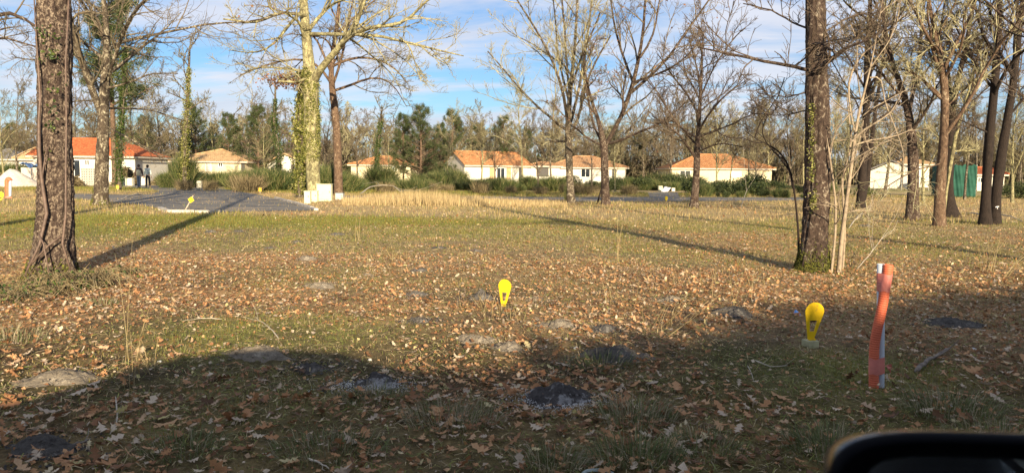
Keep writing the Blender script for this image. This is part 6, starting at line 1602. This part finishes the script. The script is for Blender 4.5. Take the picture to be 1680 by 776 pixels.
us_ = [ua-.45, ua-.30, ua-.1]+list(np.linspace(ua, ub+.5, 9))+[ub+.9, ub+1.25, ub+1.4]
def lower_bot(u):
    for c in (ua+.25, ub+.85):
        if abs(u-c) < .34: return .25+math.sqrt(max(0, .34**2-(u-c)**2))
    return .22
def belt(u): return float(np.interp(u, [ua-.45, ua-.3, ua, ub+.45, ub+.9, ub+1.25, ub+1.4], [.62, .88, .93, .93, .84, .74, .55]))
ud = sorted(set(list(np.linspace(ua-.45, ub+1.4, 60))))
loft('body', [(u, belt(u)) for u in ud], [(u, min(lower_bot(u), belt(u)-.05)) for u in ud], M_paint)
rl = [(ua-.22, .94)]+roofline+[(ub+.42, .94)]
# roof skin
mb = MB(); rr_ = roofline; n = len(rr_)
for u, z in rr_: mb.v += section(u, z)
for u, z in rr_: mb.v += section(u, z-.04)
for i in range(n-1):
    a = 2*i; mb.f += [(a, a+1, a+3, a+2), (2*n+a, 2*n+a+2, 2*n+a+3, 2*n+a+1), (a, a+2, 2*n+a+2, 2*n+a), (a+1, 2*n+a+1, 2*n+a+3, a+3)]
mb.f += [(0, 2*n, 2*n+1, 1), (2*n-2, 2*n-1, 4*n-1, 4*n-2)]; mb.m = [0]*len(mb.f)
mb.build('roof', M_paint, car)
def panel(name, pts, mat, th=.01):
    mb = MB(); mb.add(pts, [tuple(range(len(pts)))]); o = mb.build(name, mat, car); o.modifiers.new('s', 'SOLIDIFY').thickness = th; return o
def pill(a, b, r=.035):
    for k in (0, 1): MB().tube([section(*a)[k], section(*b)[k]], r, 6).build('pillar', M_paint, car)
pill((ua-.22, .93), roofline[0], .05); pill((ub+.42, .93), roofline[-1], .03); pill((ua+.65, .93), (roofline[2]), .04)
M_cglass, nt_, b_ = new_mat('car_glass_tinted'); b_.inputs['Base Color'].default_value = (.75, .8, .78, 1); b_.inputs['Roughness'].default_value = .0; b_.inputs['Transmission Weight'].default_value = 1.0; b_.inputs['IOR'].default_value = 1.45
panel('windscreen', [section(ub+.42, .95)[0], section(ub+.42, .95)[1], section(*roofline[-1])[1], section(*roofline[-1])[0]], M_cglass)
panel('rear_window', [section(ua-.22, .95)[0], section(ua-.22, .95)[1], section(*roofline[0])[1], section(*roofline[0])[0]], M_cglass)
far_w = [section(u, z-.04)[1] for u, z in roofline]; panel('far_side_windows', far_w+[section(ub+.38, .94)[1], section(ua-.2, .94)[1]], M_cglass)
rear = [section(u, z-.04)[0] for u, z in roofline[:3]]; panel('rear_side_window', rear+[section(ua+.62, .94)[0], section(ua-.2, .94)[0]], M_cglass)
for c in (ua+.25, ub+.85):
    for v in (V0-.11, V0-W+.11):
        k = 28; tb = MB(); pr = [(.18, -.09), (.29, -.10), (.31, -.06), (.31, .06), (.29, .10), (.18, .09)]
        tb.add([(c+r*math.cos(2*PI*j/k), v+w_, .31+r*math.sin(2*PI*j/k)) for r, w_ in pr for j in range(k)], [(i*k+j, i*k+(j+1) % k, ((i+1) % 6)*k+(j+1) % k, ((i+1) % 6)*k+j) for i in range(6) for j in range(k)])
        wo_ = tb.build('wheel', M_rub, car, True)
        rb = MB(); rb.tube([(c, v-.07, .31), (c, v+.07, .31)], .17, 20); rb.build('rim', M_alloy, wo_)
for v in (V0-.25, V0-W+.25):
    hb = MB(); hb.box(ub+1.30, ub+1.42, v-.14, v+.14, .56, .70); hb.build('headlight', M_frame, car, bevel=.03)
db = MB(); db.box(ua+.68, ub+.30, V0-.001, V0+.012, .30, .90); dd_ = db.build('door', M_paint, car, bevel=.006)
hb = MB(); hb.box(ua+.75, ua+.92, V0+.014, V0+.045, .78, .81); hb.build('handle', M_paint, dd_, bevel=.008)
# the mirror itself, built round its glass
mc = at(1598, 822, .40)                              # centre of the glass
mh = Matrix.Rotation(math.radians(-19), 4, 'Z') @ mc
nrm = Vector((-math.sin(math.radians(22)), -math.cos(math.radians(22)), .0))  # in car axes: backward, turned to the driver
xa = Vector((-nrm.y, nrm.x, 0)); ya = Vector((0, 0, 1))
if xa.x < 0: xa = -xa
def sup(a, w, h, p=3.6):
    c, s = math.cos(a), math.sin(a); return (w*math.copysign(abs(c)**(2/p), c), h*math.copysign(abs(s)**(2/p), s))
mirror = MB(); k = 48
HW, HH = .082, .0400
rings = [(.30, .20, -.075), (.60, .40, -.065), (.84, .66, -.040), (.965, .925, -.012), (1.0, 1.0, .0), (.985, .98, .006), (.955, .90, .008), (.90, .78, .002), (.66, .52, -.012), (.0, .0, -.012)]
vs = []
for rw, rh, dn in rings[:-1]:
    for j in range(k):
        x, y = sup(2*PI*j/k, HW*rw, HH*rh); vs.append(mh+xa*x+ya*y+nrm*dn)
mirror.add(vs, [(i*k+j, i*k+(j+1) % k, (i+1)*k+(j+1) % k, (i+1)*k+j) for i in range(len(rings)-2) for j in range(k)]+[tuple(range(k))], 0)
M_shell, nt_, b_ = new_mat('mirror_shell'); b_.inputs['Base Color'].default_value = (.01, .011, .014, 1); b_.inputs['Roughness'].default_value = .12; b_.inputs['Specular IOR Level'].default_value = .5
M_house, nt_, b_ = new_mat('mirror_housing'); b_.inputs['Base Color'].default_value = (.003, .0035, .005, 1); b_.inputs['Roughness'].default_value = .45; b_.inputs['Specular IOR Level'].default_value = .04
mirror.m = [1 if i < 4*k else 0 for i in range(len(mirror.f))]; mirror.m[-1] = 1
mo = mirror.build('mirror_housing', [M_house, M_shell], car, True)
gl = MB(); gl.add([mh+xa*sup(2*PI*j/k, HW*.68, HH*.55)[0]+ya*(sup(2*PI*j/k, HW*.68, HH*.55)[1]-.0)+nrm*-.0115 for j in range(k)], [tuple(range(k))]); gl.build('mirror_glass', M_mirror, mo)
a_ = mh+xa*(HW*.8)-nrm*.03-ya*.02
MB().tube([a_, a_+xa*.07-ya*.03, Vector((a_.x+.02, V0-.01, a_.z-.06))], .02, 8).build('mirror_arm', M_plas, mo)

# ------------------------------------------------------------------ unseen hedge added behind the car, shaped to cast the shade edge
def hedge():
    te = math.tan(SUN_EL); Hh = 4.6; L = Hh/te
    A = Vector((-3.2, 2.9, 0))-sh*L; B = Vector((17.5, 16.0, 0))-sh*L
    root = thing('shade_hedge', 'unseen evergreen hedge added behind the parked car to cast the near shade', 'hedge', A, math.atan2(B.y-A.y, B.x-A.x)); LL = (B-A).length
    gp = [G(*q) for q in ((690, 612), (900, 568), (1000, 560), (1100, 540), (1200, 514), (1300, 497), (1420, 490), (1500, 482), (1600, 472), (1680, 460))]
    d = (B-A).normalized(); nn = Vector((-d.y, d.x, 0)); us_, hs_ = [], []
    for q in gp:   # height of the hedge top that puts the shade edge at q
        # ray back along the sun from q meets the hedge plane
        den_ = (-sh).dot(nn); t = (A-q).dot(nn)/den_; P = q-sh*t; us_.append((P-A).dot(d)); hs_.append(t*te)
    us_ = np.array(us_); hs_ = np.array(hs_)
    def top(u): return np.interp(u, us_, hs_)
    n = 130; u = np.linspace(-.5, LL, n)
    mb = MB()
    for i in range(n-1):
        z0, z1 = top(u[i])-.12, top(u[i+1])-.12
        mb.add([(u[i], -.0, -.1), (u[i+1], 0, -.1), (u[i+1], 0, z1), (u[i], 0, z0), (u[i], -1.0, -.1), (u[i+1], -1.0, -.1), (u[i+1], -1.0, z1-.1), (u[i], -1.0, z0-.1)], [(0, 1, 2, 3), (4, 7, 6, 5), (3, 2, 6, 7)])
    mb.build('hedge_core', M_laurel, root)
    m = 26000; uu = rng.uniform(-.5, LL, m); zz = rng.random(m)**.7*(top(uu)+.06); C = np.stack([uu, rng.uniform(-1.1, .12, m), zz], -1)
    nrm_ = unit(rng.normal(size=(m, 3))); t = unit(np.cross(nrm_, rng.normal(size=(m, 3)))); b = np.cross(nrm_, t); s = rng.uniform(.06, .16, (m, 1))
    V = np.stack([C-t*s, C-b*s*.6, C+t*s, C+b*s*.6], 1).reshape(-1, 3)
    link('foliage', np_mesh('foliage', V, np.arange(4*m).reshape(-1, 4), M_laurel, False), root)
hedge()
